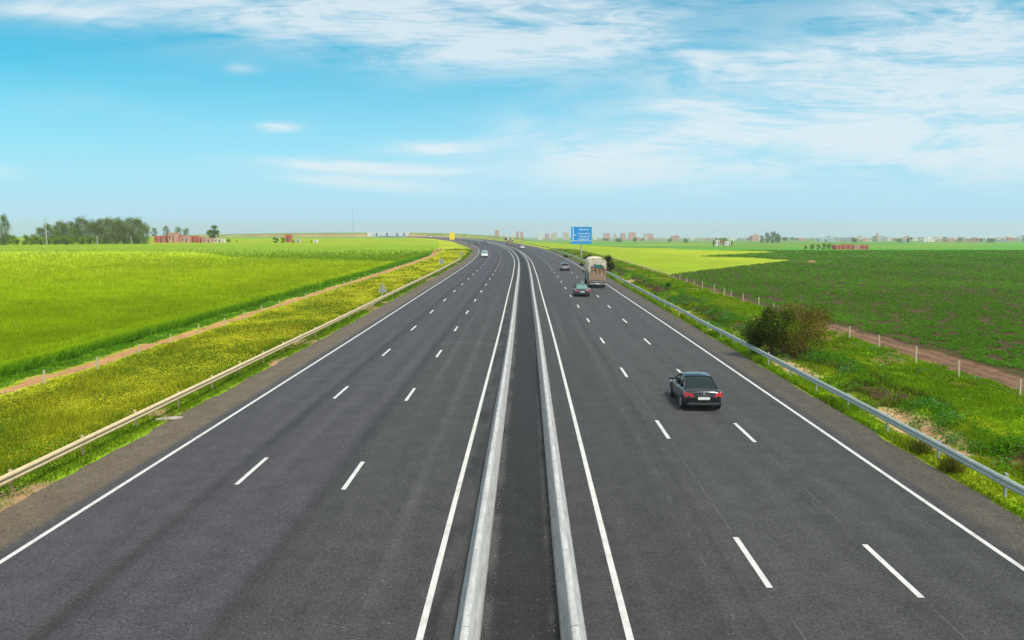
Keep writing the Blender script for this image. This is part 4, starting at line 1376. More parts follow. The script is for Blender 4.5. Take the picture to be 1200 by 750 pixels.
# ---------------------------------------------------------------- signs
def blue_sign():
    x = pxy(681, 228); y = 228
    root = empty('motorway_sign', (x, y, 0)); tag(root, 'large blue direction sign on a single tall pole right of the motorway', 'sign')
    k = 228 / 933.0
    top = H - (265.8 - 268) * k; bot = H - (285.6 - 268) * k; w = 24.2 * k
    MB().tube((0, .22, -.6), (0, .22, top - .3), .20, .17, 10).build('pole', M['pole_grey'], root)
    MB().box(-w / 2, w / 2, -.06, .06, bot, top).build('panel', M['sign_blue'], root, bevel=.02)
    fr = MB(); e = .09
    fr.box(-w / 2 - .02, w / 2 + .02, -.075, -.062, top - e, top + .01).box(-w / 2 - .02, w / 2 + .02, -.075, -.062, bot - .01, bot + e * .7)
    fr.box(-w / 2 - .02, -w / 2 + e * .8, -.0755, -.0625, bot + e, top - e).box(w / 2 - e * .8, w / 2 + .02, -.0755, -.0625, bot + e, top - e)
    fr.build('border', mat('sign_border', (.10, .55, .85), .5), root)
    def P(px_, py_): return ((px_ - 625) / 346 * w, top - (py_ - 165) / 298 * (top - bot))
    m_ = MB()
    def rect(x0, y0, x1, y1, off=0):
        a = P(x0, y0); b = P(x1, y1)
        m_.box(a[0], b[0], -.074 - off, -.061, b[1], a[1])
    rect(481, 178, 494, 404)                      # long upright of the route diagram
    rect(496, 306, 528, 316); rect(456, 407, 793, 416)
    m_.add([(P(528, 296)[0], -.073, P(0, 296)[1]), (P(546, 311)[0], -.073, P(0, 311)[1]), (P(528, 326)[0], -.073, P(0, 326)[1]), (P(528, 296)[0], -.062, P(0, 296)[1]), (P(546, 311)[0], -.062, P(0, 311)[1]), (P(528, 326)[0], -.062, P(0, 326)[1])],
           [(0, 1, 2), (5, 4, 3), (0, 3, 4, 1), (1, 4, 5, 2), (2, 5, 3, 0)])
    m_.build('route_diagram', M['sign_white'], root)
    m_ = MB(); rnd = random.Random(4)
    for (x0, x1, yc, hh) in ((585, 750, 214, 32), (575, 765, 284, 26), (585, 755, 334, 32), (570, 745, 380, 30)):
        cx_ = x0
        while cx_ < x1:
            wd = rnd.uniform(5, 14); h1 = hh * rnd.uniform(.5, 1.1)
            rect(cx_, yc - h1 / 2, cx_ + rnd.uniform(5, 8), yc + h1 / 2 * rnd.uniform(.6, 1))
            if rnd.random() < .75: rect(cx_ + 5.2, yc + hh * .12, cx_ + wd, yc + hh * .30)
            if rnd.random() < .4: rect(cx_ + 5.2, yc - hh * .35, cx_ + wd * .8, yc - hh * .2)
            cx_ += wd + rnd.uniform(3, 7)
    m_.build('lettering', M['sign_white'], root)
    m_ = MB(); rect(600, 422, 648, 452); m_.build('route_badge', mat('sign_badge', (.12, .30, .42), .6), root)


blue_sign()


def small_sign(kind, u, y, label, size, hgt):
    x, yy = at(u, y)
    root = empty('road_sign', (float(x), float(yy), float(ground_z(np.array([x]), np.array([yy]))[0])), 0)
    tag(root, label, 'sign', 'small road signs on the left verge')
    MB().tube((0, 0, -.4), (0, 0, hgt), .055, .055, 8).build('post', M['pole_grey'], root)
    m_ = MB()
    if kind == 'tri':
        s_ = size / 2; h = size * .95; r_ = .09; pts = []
        for (cx_, cz) in ((0, hgt), (s_, hgt - h), (-s_, hgt - h)):
            pts.append((cx_, cz))
        # rounded corners
        out = []
        for i in range(3):
            a, b, c_ = Vector(pts[i - 1]), Vector(pts[i]), Vector(pts[(i + 1) % 3])
            out.append(tuple(b + (a - b).normalized() * r_)); out.append(tuple(b + ((a - b).normalized() + (c_ - b).normalized()) * r_ * .35)); out.append(tuple(b + (c_ - b).normalized() * r_))
        m_.prism(out, .06, .075)
        zc = hgt - h * .62
    else:
        out = [(size / 2 * math.cos(t * math.pi / 14), hgt - size / 2 + size / 2 * math.sin(t * math.pi / 14)) for t in range(28)]
        m_.prism(out, .06, .075)
        zc = hgt - size / 2
    m_.build('plate', M['sign_back'], root)
    MB().box(-.07, .07, .02, .059, zc - .3, zc + .3).build('bracket', M['pole_grey'], root)


small_sign('tri', -17.1, 95.5, 'grey back of a triangular road sign behind the left guardrail', 1.2, 1.95)
small_sign('round', -17.1, 166, 'grey back of a round road sign farther along the left guardrail', 1.05, 2.2)
small_sign('round', -17.3, 234, 'grey back of the small round sign beyond the end of the left guardrail', .9, 1.7)
ysn = empty('yellow_sign', (pxy(530, 529), 529, 0)); tag(ysn, 'bright yellow rectangular sign standing left of the far bend', 'sign')
k_ = 529 / 933.0
MB().box(-1.65, 1.65, -.06, .06, H - (280.6 - 268) * k_, H - (272.6 - 268) * k_).build('panel', M['sign_yellow'], ysn)
for s_ in (-.9, .9): MB().tube((s_, .14, -.4), (s_, .14, H - (273.5 - 268) * k_), .08, n=6).build('leg', M['pole_grey'], ysn)
lp = empty('lamp_pole', (pxy(597.3, 415) + .6, 415, 0)); tag(lp, 'slim pale pole with a small dark panel beside the far truck', 'pole')
lp.location = (float(at(15.6, 415)[0]) - 12.6, 415, 0)
MB().tube((0, 0, -.3), (0, 0, 8.3), .13, .07, 8).build('shaft', M['pole_grey'], lp)
MB().box(.3, 2.6, -.1, .1, 2.6, 3.7).build('panel', mat('dark_blue_panel', (.03, .07, .10), .5), lp)
MB().box(-.05, .9, -.06, .06, 3.0, 3.1).build('bracket', M['pole_grey'], lp)


# ---------------------------------------------------------------- vehicles
def smooth_shell(name, rings, m, parent, sub=2, close_ends=True):
    """loft closed rings of points"""
    me = bpy.data.meshes.new(name)
    n = len(rings[0]); vs = [p for r_ in rings for p in r_]
    fs = []
    for i in range(len(rings) - 1):
        for j in range(n):
            a = i * n + j; b = i * n + (j + 1) % n
            fs.append((a, b, b + n, a + n))
    if close_ends:
        fs.append(tuple(range(n - 1, -1, -1))); fs.append(tuple((len(rings) - 1) * n + j for j in range(n)))
    me.from_pydata(vs, [], fs)
    bm = bmesh.new(); bm.from_mesh(me); bmesh.ops.recalc_face_normals(bm, faces=bm.faces); bm.to_mesh(me); bm.free()
    me.polygons.foreach_set('use_smooth', np.ones(len(me.polygons), bool))
    me.materials.append(m)
    o = bpy.data.objects.new(name, me); COL.objects.link(o); o.parent = parent
    if sub:
        s_ = o.modifiers.new('sub', 'SUBSURF'); s_.levels = sub; s_.render_levels = sub
    return o


def wheel(parent, x, y, r, w=.21, side=1):
    root_t = MB()
    N = 28
    prof_ = [(r * .64, -w / 2), (r * .93, -w / 2), (r, -w / 2 + .03), (r, w / 2 - .03), (r * .93, w / 2), (r * .64, w / 2)]
    vs = []; fs = []
    for i in range(N):
        t = 2 * math.pi * i / N
        for (rr, xx) in prof_: vs.append((xx, rr * math.cos(t), rr * math.sin(t)))
    k = len(prof_)
    for i in range(N):
        for j in range(k):
            fs.append((i * k + j, i * k + (j + 1) % k, ((i + 1) % N) * k + (j + 1) % k, ((i + 1) % N) * k + j))
    root_t.add(vs, fs)
    wh = MB().tube((-w / 2 + .03, 0, 0), (w / 2 - .03, 0, 0), r * .2, n=12).build('wheel', M['alloy'], parent)
    wh.location = (x, y, r)
    ty = root_t.build('tyre', M['rubber'], wh)
    rim = MB()
    o_ = side * (w / 2 - .01)
    for i in range(N):
        t0 = 2 * math.pi * i / N; t1 = 2 * math.pi * (i + 1) / N
        rim.hexa([(o_ - .02, r * .54 * math.cos(t0), r * .54 * math.sin(t0)), (o_ + .02, r * .54 * math.cos(t0), r * .54 * math.sin(t0)), (o_ + .02, r * .655 * math.cos(t0), r * .655 * math.sin(t0)), (o_ - .02, r * .655 * math.cos(t0), r * .655 * math.sin(t0)),
                  (o_ - .02, r * .54 * math.cos(t1), r * .54 * math.sin(t1)), (o_ + .02, r * .54 * math.cos(t1), r * .54 * math.sin(t1)), (o_ + .02, r * .655 * math.cos(t1), r * .655 * math.sin(t1)), (o_ - .02, r * .655 * math.cos(t1), r * .655 * math.sin(t1))])
    for i in range(7):
        t = 2 * math.pi * i / 7; c_, s_ = math.cos(t), math.sin(t)
        a = r * .13
        rim.hexa([(o_ - .015, -s_ * .06 + c_ * .05, c_ * .06 + s_ * .05), (o_ + .015, -s_ * .06 + c_ * .05, c_ * .06 + s_ * .05), (o_ + .015, s_ * .06 + c_ * .05, -c_ * .06 + s_ * .05), (o_ - .015, s_ * .06 + c_ * .05, -c_ * .06 + s_ * .05),
                  (o_ - .015, -s_ * .035 + c_ * r * .56, c_ * .035 + s_ * r * .56), (o_ + .015, -s_ * .035 + c_ * r * .56, c_ * .035 + s_ * r * .56), (o_ + .015, s_ * .035 + c_ * r * .56, -c_ * .035 + s_ * r * .56), (o_ - .015, s_ * .035 + c_ * r * .56, -c_ * .035 + s_ * r * .56)])
    rim.build('rim', M['alloy'], wh)
    return wh


def lerp_tab(tab, y):
    return [float(np.interp(y, [t[0] for t in tab], [t[j] for t in tab])) for j in range(1, len(tab[0]))]


def make_car(label, paint, L=4.4, W=1.76, Ht=1.45, style='sedan', glass='glass', detail=True, name='car', cat='car', belt=.92):
    """rear bumper at y = 0, nose at y = L; built facing +Y"""
    root = empty(name, (0, 0, 0)); tag(root, label, cat, 'cars on the motorway')
    hw = W / 2
    # y, half width, deck/hood height, under height
    if style == 'sedan':
        tab = [(0, .70, .60, .34), (.03, .82, .80, .26), (.10, .91, .94, .24), (.35, .97, 1.0 * belt + .06, .2), (.9, 1, belt + .06, .18), (1.4, 1, belt + .03, .18), (2.4, 1, belt, .18), (3.1, .995, belt - .01, .18), (3.7, .97, belt - .10, .2), (4.15, .90, .70, .22), (4.33, .80, .60, .26), (4.4, .66, .50, .34)]
        roof = [(.62, belt + .03), (1.35, Ht - .03), (1.9, Ht), (2.35, Ht - .02), (3.30, belt + .01)]
    elif style == 'hatch':
        tab = [(0, .82, .62, .34), (.04, .90, .86, .26), (.12, .95, .95, .24), (.4, .98, belt + .03, .2), (1.2, 1, belt + .02, .18), (2.4, 1, belt, .18), (3.1, .995, belt - .01, .18), (3.7, .97, belt - .10, .2), (4.15, .90, .70, .22), (4.33, .80, .60, .26), (4.4, .66, .50, .34)]
        roof = [(.14, belt), (.60, Ht - .06), (1.5, Ht), (2.3, Ht - .02), (3.25, belt + .01)]
    else:  # van, blunt nose
        tab = [(0, .92, belt - .05, .34), (.05, .97, belt, .28), (.5, 1, belt, .24), (2.0, 1, belt, .22), (3.3, 1, belt, .22), (3.8, .98, belt - .03, .24), (4.2, .93, belt - .2, .26), (4.36, .85, .72, .3), (4.4, .75, .6, .36)]
        roof = [(.03, belt), (.15, Ht - .04), (1.5, Ht), (3.0, Ht - .04), (4.0, belt - .02)]
    f = L / 4.4
    rings = []
    for (y, wv, top, bot) in tab:
        w = hw * wv
        mid = bot + (top - bot) * .55
        rings.append([(0, y * f, bot), (w * .72, y * f, bot), (w * .95, y * f, bot + .05), (w, y * f, bot + (top - bot) * .32), (w * 1.0, y * f, mid), (w * .965, y * f, top - .06), (w * .88, y * f, top - .008), (w * .45, y * f, top + .025), (0, y * f, top + .035),
                      (-w * .45, y * f, top + .025), (-w * .88, y * f, top - .008), (-w * .965, y * f, top - .06), (-w, y * f, mid), (-w, y * f, bot + (top - bot) * .32), (-w * .95, y * f, bot + .05), (-w * .72, y * f, bot)])
    smooth_shell('body', rings, paint, root)
    # greenhouse (glass) lofted between rear screen foot and windscreen foot
    def cab(inset, zoff, y0=None, y1=None, zlow=None):
        ys_ = np.linspace(roof[0][0], roof[-1][0], 15)
        R_ = []
        for y in ys_:
            z = float(np.interp(y, [r_[0] for r_ in roof], [r_[1] for r_ in roof]))
            zb = belt - .05
            t = (z - zb) / (Ht - zb)
            wb = hw * .90 - inset; wt = hw * (.90 - .20 * t) - inset
            zz = z + zoff
            R_.append([(-wb, y * f, zb), (-(wb + wt) / 2 - .01, y * f, (zb + zz) / 2), (-wt, y * f, zz - .05 * t), (-wt * .8, y * f, zz - .008), (0, y * f, zz + .012 * t), (wt * .8, y * f, zz - .008), (wt, y * f, zz - .05 * t), ((wb + wt) / 2 + .01, y * f, (zb + zz) / 2), (wb, y * f, zb)])
        return R_
    g = cab(0, 0)
    smooth_shell('glasshouse', g, M[glass], root, sub=1)
    # roof skin a little proud of the glass
    def skin(i0, i1, j0, j1, name):
        vs = []; nj = j1 - j0 + 1
        for i in range(i0, i1 + 1):
            for j in range(j0, j1 + 1):
                p = Vector(g[i][j]); vs.append(p + (p - Vector((0, p.y, belt - .2))).normalized() * .004)
        fs = [(a * nj + b, a * nj + b + 1, (a + 1) * nj + b + 1, (a + 1) * nj + b) for a in range(i1 - i0) for b in range(nj - 1)]
        o = MB().add(vs, fs).build(name, paint, root, smooth=True, fix=False)
        so = o.modifiers.new('solid', 'SOLIDIFY'); so.thickness = .024; so.offset = 1
        su = o.modifiers.new('sub', 'SUBSURF'); su.levels = 1; su.render_levels = 1
        return o
    # ring index where roof is high
    ysn_ = np.linspace(roof[0][0], roof[-1][0], 15)
    i0 = int(np.argmin(abs(ysn_ - roof[1][0]))); i1 = int(np.argmin(abs(ysn_ - roof[3][0])))
    skin(i0, i1, 2, 6, 'roof')
    for s_ in (-1, 1):
        pil = MB()
        def bar(a, b, r_=.03): pil.tube(a, b, r_, n=6)
        j = 2 if s_ < 0 else 6; jb = 0 if s_ < 0 else 8
        def pt(i, jj): p = Vector(g[i][jj]); return p
        for i in range(0, i0): bar(pt(i, j), pt(i + 1, j), .045)
        for i in range(i1, 14): bar(pt(i, j), pt(i + 1, j), .03)
        im = int(np.argmin(abs(ysn_ - 2.15 if style != 'van' else ysn_ - 2.6))); bar(pt(im, jb), pt(im, j), .035)
        if style != 'sedan' or True:
            ir = max(1, i0); bar(pt(ir, jb), pt(ir, j), .05)
        for i in range(i0, i1): bar(pt(i, j), pt(i + 1, j), .022)
        pil.build('window_frame', paint, root, smooth=True)
    tl = MB
    # lamps: short lofts hugging the corners
    for s_ in (-1, 1):
        lamp = MB(); zt = belt - .03 if style != 'van' else belt + .1
        lamp.hexa([(s_ * hw * (.52 if style == 'sedan' else .78), -.03, zt - .22), (s_ * hw * .98, .09, zt - .22), (s_ * hw * 1.01, .42, zt - .12), (s_ * hw * .5, .3, zt - .15),
                   (s_ * hw * (.60 if style == 'sedan' else .8), .0, zt - .05), (s_ * hw * .95, .10, zt + .0), (s_ * hw * .98, .40, zt - .01), (s_ * hw * .55, .3, zt - .03)])
        lamp.build('tail_light', M['red_light'], root, bevel=.012)
        hl_ = MB()
        hl_.hexa([(s_ * hw * .5, (4.36) * f, .56), (s_ * hw * .9, 4.14 * f, .56), (s_ * hw * .9, 3.95 * f, .6), (s_ * hw * .5, 4.1 * f, .6),
                  (s_ * hw * .5, (4.30) * f, .70), (s_ * hw * .9, 4.10 * f, .72), (s_ * hw * .9, 3.92 * f, .72), (s_ * hw * .5, 4.1 * f, .70)])
        hl_.build('headlight', M['clear_light'], root, bevel=.012)
        mr = MB().hexa([(s_ * (hw * .93), 3.0 * f, belt - .01), (s_ * (hw + .17), 2.98 * f, belt + .0), (s_ * (hw + .16), 3.08 * f, belt + .01), (s_ * hw * .93, 3.12 * f, belt),
                        (s_ * (hw * .92), 2.99 * f, belt + .10), (s_ * (hw + .15), 2.985 * f, belt + .13), (s_ * (hw + .14), 3.06 * f, belt + .13), (s_ * hw * .92, 3.1 * f, belt + .1)])
        mr.build('wing_mirror', paint, root, bevel=.015)
    MB().box(-.27, .27, -.035, -.0, .56, .68).build('number_plate', M['plate'], root)
    MB().hexa([(-hw * .8, -.03, .28), (hw * .8, -.03, .28), (hw * .88, .2, .28), (-hw * .88, .2, .28), (-hw * .82, -.02, .42), (hw * .82, -.02, .42), (hw * .9, .2, .42), (-hw * .9, .2, .42)]).build('rear_bumper', M['plastic'], root, bevel=.03)
    MB().hexa([(-hw * .55, L - .1, .30), (hw * .55, L - .1, .30), (hw * .55, L + .015, .32), (-hw * .55, L + .015, .32), (-hw * .5, L - .15, .48), (hw * .5, L - .15, .48), (hw * .5, L + .01, .47), (-hw * .5, L + .01, .47)]).build('grille', M['plastic'], root, bevel=.02)
    if detail:
        MB().tube((0, -.015, belt - .09), (0, .02, belt - .09), .045, n=14).build('badge', M['chrome'], root)
        MB().box(-hw * .62, hw * .62, -.012, .012, belt - .155, belt - .14).build('trim_strip', M['chrome'], root)
        MB().tube((0, 1.35 * f, Ht), (0, 1.18 * f, Ht + .2), .006, n=5).build('antenna', M['plastic'], root)
        for s_ in (-1, 1):
            MB().box(s_ * (hw - .005) - .008, s_ * (hw - .005) + .008, 1.0, 3.3, .30, .345).build('sill_trim', M['plastic'], root)
            MB().tube((s_ * hw * .985, 1.75, .80), (s_ * hw * .985, 1.92, .80), .014, n=6).build('door_handle', M['chrome'], root)
    for y in (.78 * f, 3.48 * f):
        for s_ in (-1, 1):
            arch = MB()
            arch.tube((s_ * (hw - .14), y, .34), (s_ * (hw + .004), y, .34), .36, n=24)
            arch.build('wheel_arch', M['plastic'], root)
            wheel(root, s_ * (hw - .068), y, .32, .2, s_)
    return root


def put_vehicle(o, u, y, backwards=False, z=0.006):
    x, yy = at(u, y)
    o.location = (float(x), float(yy), z + float(base_z(x, yy)))
    o.rotation_euler = (0, 0, heading(y) + (math.pi if backwards else 0))
    return o


car1 = make_car('black sedan driving away, nearest vehicle in the right carriageway', M['black_paint'], 4.45, 1.78, 1.44)
put_vehicle(car1, 8.3, 36.2)
car2 = make_car('dark grey saloon following close behind the cream covered truck', M['grey_paint'], 4.4, 1.78, 1.46, glass='pale_glass')
put_vehicle(car2, 7.2, 98.5)
car3 = make_car('silver grey hatchback driving away ahead of the truck', M['silver_paint'], 4.1, 1.74, 1.52, 'hatch', belt=.95)
put_vehicle(car3, 8.25, 160)
van = make_car('white van with a pale windscreen coming towards the camera on the left carriageway', M['white_paint'], 4.8, 1.9, 1.95, 'van', glass='pale_glass', name='van', cat='van', belt=1.1)
put_vehicle(van, -10.6, 240, True)
car5 = make_car('small white hatchback far off in the lane beside the median', M['white_paint'], 3.9, 1.7, 1.5, 'hatch', detail=False, belt=.95)
put_vehicle(car5, 5.2, 333)
for (u_, y_, bk, pt, lab) in [(-3.9, 467, True, 'grey_paint', 'tiny dark car on the far left carriageway next to the median'), (-14.4, 432, True, 'grey_paint', 'tiny dark car nearest the left verge on the far bend'), (-11.2, 424, True, 'black_paint', 'tiny black car just right of the tiny dark one on the far bend')]:
    c_ = make_car(lab, M[pt], 4.3, 1.75, 1.45, 'sedan', detail=False); put_vehicle(c_, u_, y_, bk)
v2 = make_car('tiny white van far away near the overpass', M['white_paint'], 5.2, 2.1, 2.4, 'van', name='van', cat='van', detail=False, belt=1.2)
put_vehicle(v2, -3.5, 775, True)


def make_truck(label, tarp, cabm, hgt=4.25, w=2.45, L=9.0):
    root = empty('truck', (0, 0, 0)); tag(root, label, 'truck', 'trucks on the motorway')
    hw = w / 2
    MB().box(-.42, .42, .2, L - .3, .62, .88).build('chassis', M['plastic'], root)
    MB().box(-hw, hw, .15, 6.6, 1.0, 1.16).build('bed', M['truck_grey'], root)
    # side boards
    for s_ in (-1, 1):
        sb_ = MB()
        sb_.box(s_ * hw - .03, s_ * hw + .03, .15, 6.6, 1.16, 2.05)
        for i in range(7): sb_.box(s_ * hw - .05 * (s_ > 0) + (-.04 if s_ < 0 else .0), s_ * hw + .08 * (s_ > 0) + (.04 if s_ < 0 else -.0), .2 + i * 1.04, .3 + i * 1.04, 1.0, 2.6)
        sb_.build('side_board', M['blue_grey_paint'], root)
    # tarpaulin: bulging hood, open at the back
    ring = []
    for (x_, z_) in ((-hw - .05, 2.0), (-hw - .10, 2.7), (-hw - .07, 3.5), (-hw * .93, 3.95), (-hw * .6, hgt - .06), (0, hgt), (hw * .6, hgt - .06), (hw * .93, 3.95), (hw + .07, 3.5), (hw + .10, 2.7), (hw + .05, 2.0)):
        ring.append((x_, z_))
    inner = [(x_ * .955, z_ - .07 if z_ > 3.6 else z_) for x_, z_ in ring][::-1]
    full = ring + inner
    rings = []
    for i, y in enumerate(np.linspace(.0, 6.6, 12)):
        k = 1 + .012 * math.sin(i * 2.1); rings.append([(x_ * k, y, z_ * (1 + .004 * math.sin(i * 3.3 + x_))) for x_, z_ in full])
    smooth_shell('tarpaulin', rings, tarp, root, sub=0)
    # hem of the hood hanging over the back opening
    hem = MB()
    topz = [3.05, 3.1, 3.42, 3.30, 3.36, 3.2, 2.5]
    xs = np.linspace(-hw * .97, hw * .97, 7)
    top_ = [3.80, 4.02, hgt - .1, hgt - .06, hgt - .1, 4.02, 3.80]
    for i in range(6):
        hem.hexa([(xs[i], -.03, topz[i]), (xs[i + 1], -.03, topz[i + 1]), (xs[i + 1], .02, topz[i + 1]), (xs[i], .02, topz[i]),
                  (xs[i], -.01, top_[i]), (xs[i + 1], -.01, top_[i + 1]), (xs[i + 1], .03, top_[i + 1]), (xs[i], .03, top_[i])])
    hem.hexa([(-hw * 1.0, -.035, 2.3), (-hw * .80, -.035, 2.45), (-hw * .8, .018, 2.45), (-hw * 1.0, .018, 2.3), (-hw * 1.0, -.035, 3.8), (-hw * .80, -.035, 3.9), (-hw * .8, .018, 3.9), (-hw * 1.0, .018, 3.8)])
    hem.build('tarpaulin_flap', tarp, root)
    gc = MB().hexa([(-hw * .35, -.09, 2.98), (hw * .72, -.09, 2.88), (hw * .72, -.045, 2.88), (-hw * .35, -.045, 2.98), (-hw * .42, -.09, 3.42), (hw * .70, -.09, 3.10), (hw * .7, -.045, 3.10), (-hw * .42, -.045, 3.42)])
    gc.build('green_cloth', M['green_cloth'], root)
    # tailgate: slatted
    tg = MB()
    for z in (1.18, 1.40, 1.62, 1.84): tg.box(-hw * .9, hw * .9, .02, .07, z, z + .17)
    tg.build('tailgate', M['wood'], root)
    ps = MB()
    for x_ in (-hw * .92, -hw * .45, 0, hw * .45, hw * .92): ps.box(x_ - .04, x_ + .04, -.03, .018, 1.1, 2.95)
    for z in (2.25, 2.7): ps.box(-hw * .9, hw * .9, -.0, .017, z, z + .07)
    ps.build('rear_rack', M['orange_wood'], root)
    MB().box(-hw * .97, hw * .97, -.1, .08, .52, .74).build('rear_bumper', M['truck_grey'], root, bevel=.02)
    MB().box(-hw, hw, -.05, .12, .86, 1.0).build('rear_beam', M['truck_grey'], root)
    for s_ in (-1, 1):
        MB().box(s_ * hw * .83 - .14, s_ * hw * .83 + .14, -.075, -.052, .88, .985).build('tail_light', M['red_light'], root)
        MB().box(s_ * hw * .72 - .28, s_ * hw * .72 + .28, 1.15, 1.18, .25, .75).build('mud_flap', M['plastic'], root)
    MB().box(-.26, .26, -.13, -.105, .57, .69).build('number_plate', M['plate'], root)
    # cab
    cabr = []
    for (y, z1, k) in ((6.85, 2.6, .96), (7.0, 2.72, .98), (7.9, 2.75, .98), (8.5, 2.6, .95), (8.85, 1.6, .97), (8.95, .7, .95)):
        cabr.append([(-hw * k, y, .55), (-hw * k, y, (z1 + .55) / 2), (-hw * k * .93, y, z1 - .12), (-hw * k * .8, y, z1), (hw * k * .8, y, z1), (hw * k * .93, y, z1 - .12), (hw * k, y, (z1 + .55) / 2), (hw * k, y, .55)])
    cb = smooth_shell('cab', cabr, cabm, root, sub=1)
    for s_ in (-1, 1):
        MB().hexa([(s_ * hw * .985 - .0, 7.3, 1.65), (s_ * (hw * .985 + .02), 8.2, 1.65), (s_ * hw * .985 * .9, 8.2, 1.65), (s_ * hw * .9, 7.3, 1.65), (s_ * hw * .965, 7.3, 2.3), (s_ * hw * .965, 8.05, 2.3), (s_ * hw * .85, 8.05, 2.3), (s_ * hw * .85, 7.3, 2.3)]).build('side_window', M['glass'], cb)
        MB().box(s_ * (hw + .22) - .09, s_ * (hw + .22) + .09, 8.3, 8.36, 1.7, 2.2).build('wing_mirror', M['plastic'], root)
    MB().hexa([(-hw * .85, 8.72, 1.75), (hw * .85, 8.72, 1.75), (hw * .85, 8.9, 1.65), (-hw * .85, 8.9, 1.65), (-hw * .78, 8.4, 2.5), (hw * .78, 8.4, 2.5), (hw * .78, 8.66, 2.45), (-hw * .78, 8.66, 2.45)]).build('windscreen', M['glass'], root)
    for y in (1.9, 7.9):
        for s_ in (-1, 1): wheel(root, s_ * (hw - .18), y, .5, .32, s_)
    return root


tr = make_truck('large truck with a bulging cream tarpaulin and orange racks at its open back', M['tarp'], M['blue_grey_paint'], 4.3, 2.45, 9.0)
put_vehicle(tr, 10.35, 113)
tr2 = make_truck('tiny far truck with a pale yellow cover in the right carriageway', mat('pale_yellow_tarp', (.68, .62, .40), .8, var=.1), M['white_paint'], 3.5, 2.4, 8)
put_vehicle(tr2, 4.6, 395)
# the truck's load
rnd = random.Random(3)
cb = MB()
W_, D_, H_ = .72, .6, .42
for s_ in (-1, 1):
    for z in (0, .15, .30): cb.box(-W_ / 2, W_ / 2, s_ * D_ / 2 - .012, s_ * D_ / 2 + .012, z, z + .11)
    for z in (.002, .152, .302): cb.box(s_ * W_ / 2 - .012, s_ * W_ / 2 + .012, -D_ / 2 + .015, D_ / 2 - .015, z, z + .106)
cb.box(-W_ / 2 + .015, W_ / 2 - .015, -D_ / 2 + .015, D_ / 2 - .015, .02, .38)
c0 = cb.build('wooden_crate', M['wood'])
pos = ['bottom left', 'bottom middle', 'bottom right', 'second layer left', 'second layer middle', 'second layer right', 'third layer left', 'third layer middle', 'third layer right', 'top left', 'top middle', 'top right']
hd = heading(113)
tx, ty_ = tr.location.x, tr.location.y
for k in range(12):
    i, j = k % 3, k // 3
    o = c0 if k == 0 else c0.copy()
    if k: COL.objects.link(o)
    lx, ly = (i - 1) * .76, .45 + rnd.uniform(0, .08)
    o.location = (tx + lx * math.cos(hd) - ly * math.sin(hd), ty_ + lx * math.sin(hd) + ly * math.cos(hd), 1.17 + .43 * j)
    o.rotation_euler = (0, 0, hd)
    tag(o, 'wooden crate inside the open back of the cream covered truck, ' + pos[k], 'crate', 'crates stacked in the truck')

# ---------------------------------------------------------------- small things on the ground
def rock(x, y, s, label, m='rock', flat=.5, group='stones on the verges', name='stone', cat='stone'):
    bm = bmesh.new(); bmesh.ops.create_icosphere(bm, subdivisions=2, radius=1)
    for v in bm.verts:
        v.co *= rng.uniform(.78, 1.15); v.co.z *= flat
    me = bpy.data.meshes.new(name); bm.to_mesh(me); bm.free(); me.materials.append(M[m])
    o = bpy.data.objects.new(name, me); COL.objects.link(o)
    o.location = (x, y, float(ground_z(np.array([x]), np.array([y]))[0]) + s * flat * .3); o.scale = (s, s, s); o.rotation_euler = (0, 0, rng.uniform(0, 6))
    tag(o, label, cat, group)
    return o


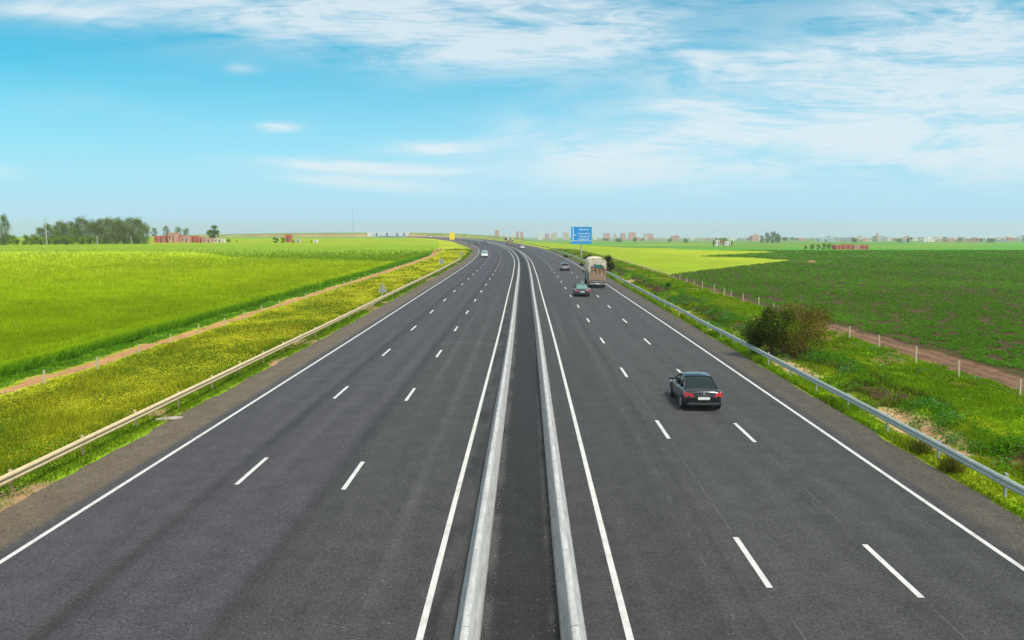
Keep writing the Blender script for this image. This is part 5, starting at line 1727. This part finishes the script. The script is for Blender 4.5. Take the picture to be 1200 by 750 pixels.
for (p, yy_, s_, lab) in [(1135, 534, .16, 'ochre stone behind the right guardrail, farthest of the near stones'), (1160, 547, .2, 'ochre stone lying on the sandy patch behind the right guardrail'), (1176, 473, .22, 'brown stone at the foot of the right fence post'),
                          (1183, 545, .14, 'small ochre stone at the right picture border')]:
    d = 7941 / (yy_ - 268) - .96; rock(pxy(p, d), d, s_, lab)
d = 7941 / (308.0 - 268) - .96
rock(pxy(950, d), d, 1.1, 'small brown heap out in the right hand crop field', 'dirt_pile', .5, None, 'dirt_heap', 'heap')
# loose grit along the pavement edges
n = 5200
y = samp_y(n, 12, 90, 25, 1.5)
side = rng.random(n) < .5
u = np.where(side, -15.5 + np.abs(rng.normal(0, .55, n)), 14.45 - np.abs(rng.normal(0, .4, n)))
third = rng.random(n) < .22
u = np.where(third, np.where(side, -.72, .74) + rng.normal(0, .07, n) * np.where(side, -1, 1), u)
x, yy = at(u, y)
gp_ = []
flecks(gp_, x, yy, np.full(n, .018), rng.uniform(.02, .055, n), varcol((.27, .24, .19), n, .4, .1))
o = quads_to_obj('gravel', gp_, M['grassm'])
tag(o, 'loose grit scattered along the edges of the asphalt', 'gravel', kind='stuff')
# broken pale slab under the left guardrail
d = 7941 / (491 - 268) - .96
sl = MB()
rnd = random.Random(6)
sl_k = .7
ptsl = [(-.75, -.25), (-.2, -.38), (.5, -.3), (.85, .02), (.45, .3), (-.3, .33), (-.8, .12)]
sl.add([(a, b, 0) for a, b in ptsl] + [(a * .96, b * .94, .05) for a, b in ptsl], [tuple(range(6, -1, -1)), tuple(range(7, 14))] + [(i, (i + 1) % 7, 7 + (i + 1) % 7, 7 + i) for i in range(7)])
o = sl.build('concrete_slab', M['slab']); o.scale = (.7, .7, 1); o.location = (pxy(198, d), d, .01); o.rotation_euler = (0, 0, .4)
tag(o, 'broken pale slab at the edge of the left shoulder under the tan guardrail', 'slab')

# ---------------------------------------------------------------- air
def haze():
    m = bpy.data.materials.new('haze_air'); m.use_nodes = True
    k = NT(m.node_tree); k.n.clear()
    v = k.node('ShaderNodeVolumePrincipled')
    v.inputs['Color'].default_value = (.74, .82, 1.0, 1); v.inputs['Density'].default_value = .00015
    v.inputs['Anisotropy'].default_value = .2
    o_ = k.node('ShaderNodeOutputMaterial'); k.l.new(v.outputs[0], o_.inputs['Volume'])
    b = MB().box(-20000, 20000, -60, 15200, -150, 62)
    o = b.build('haze', m)
    o.data.materials[0] = m
    tag(o, kind='stuff')
    o['label'] = 'thin pale blue haze in the air over the whole plain'


haze()
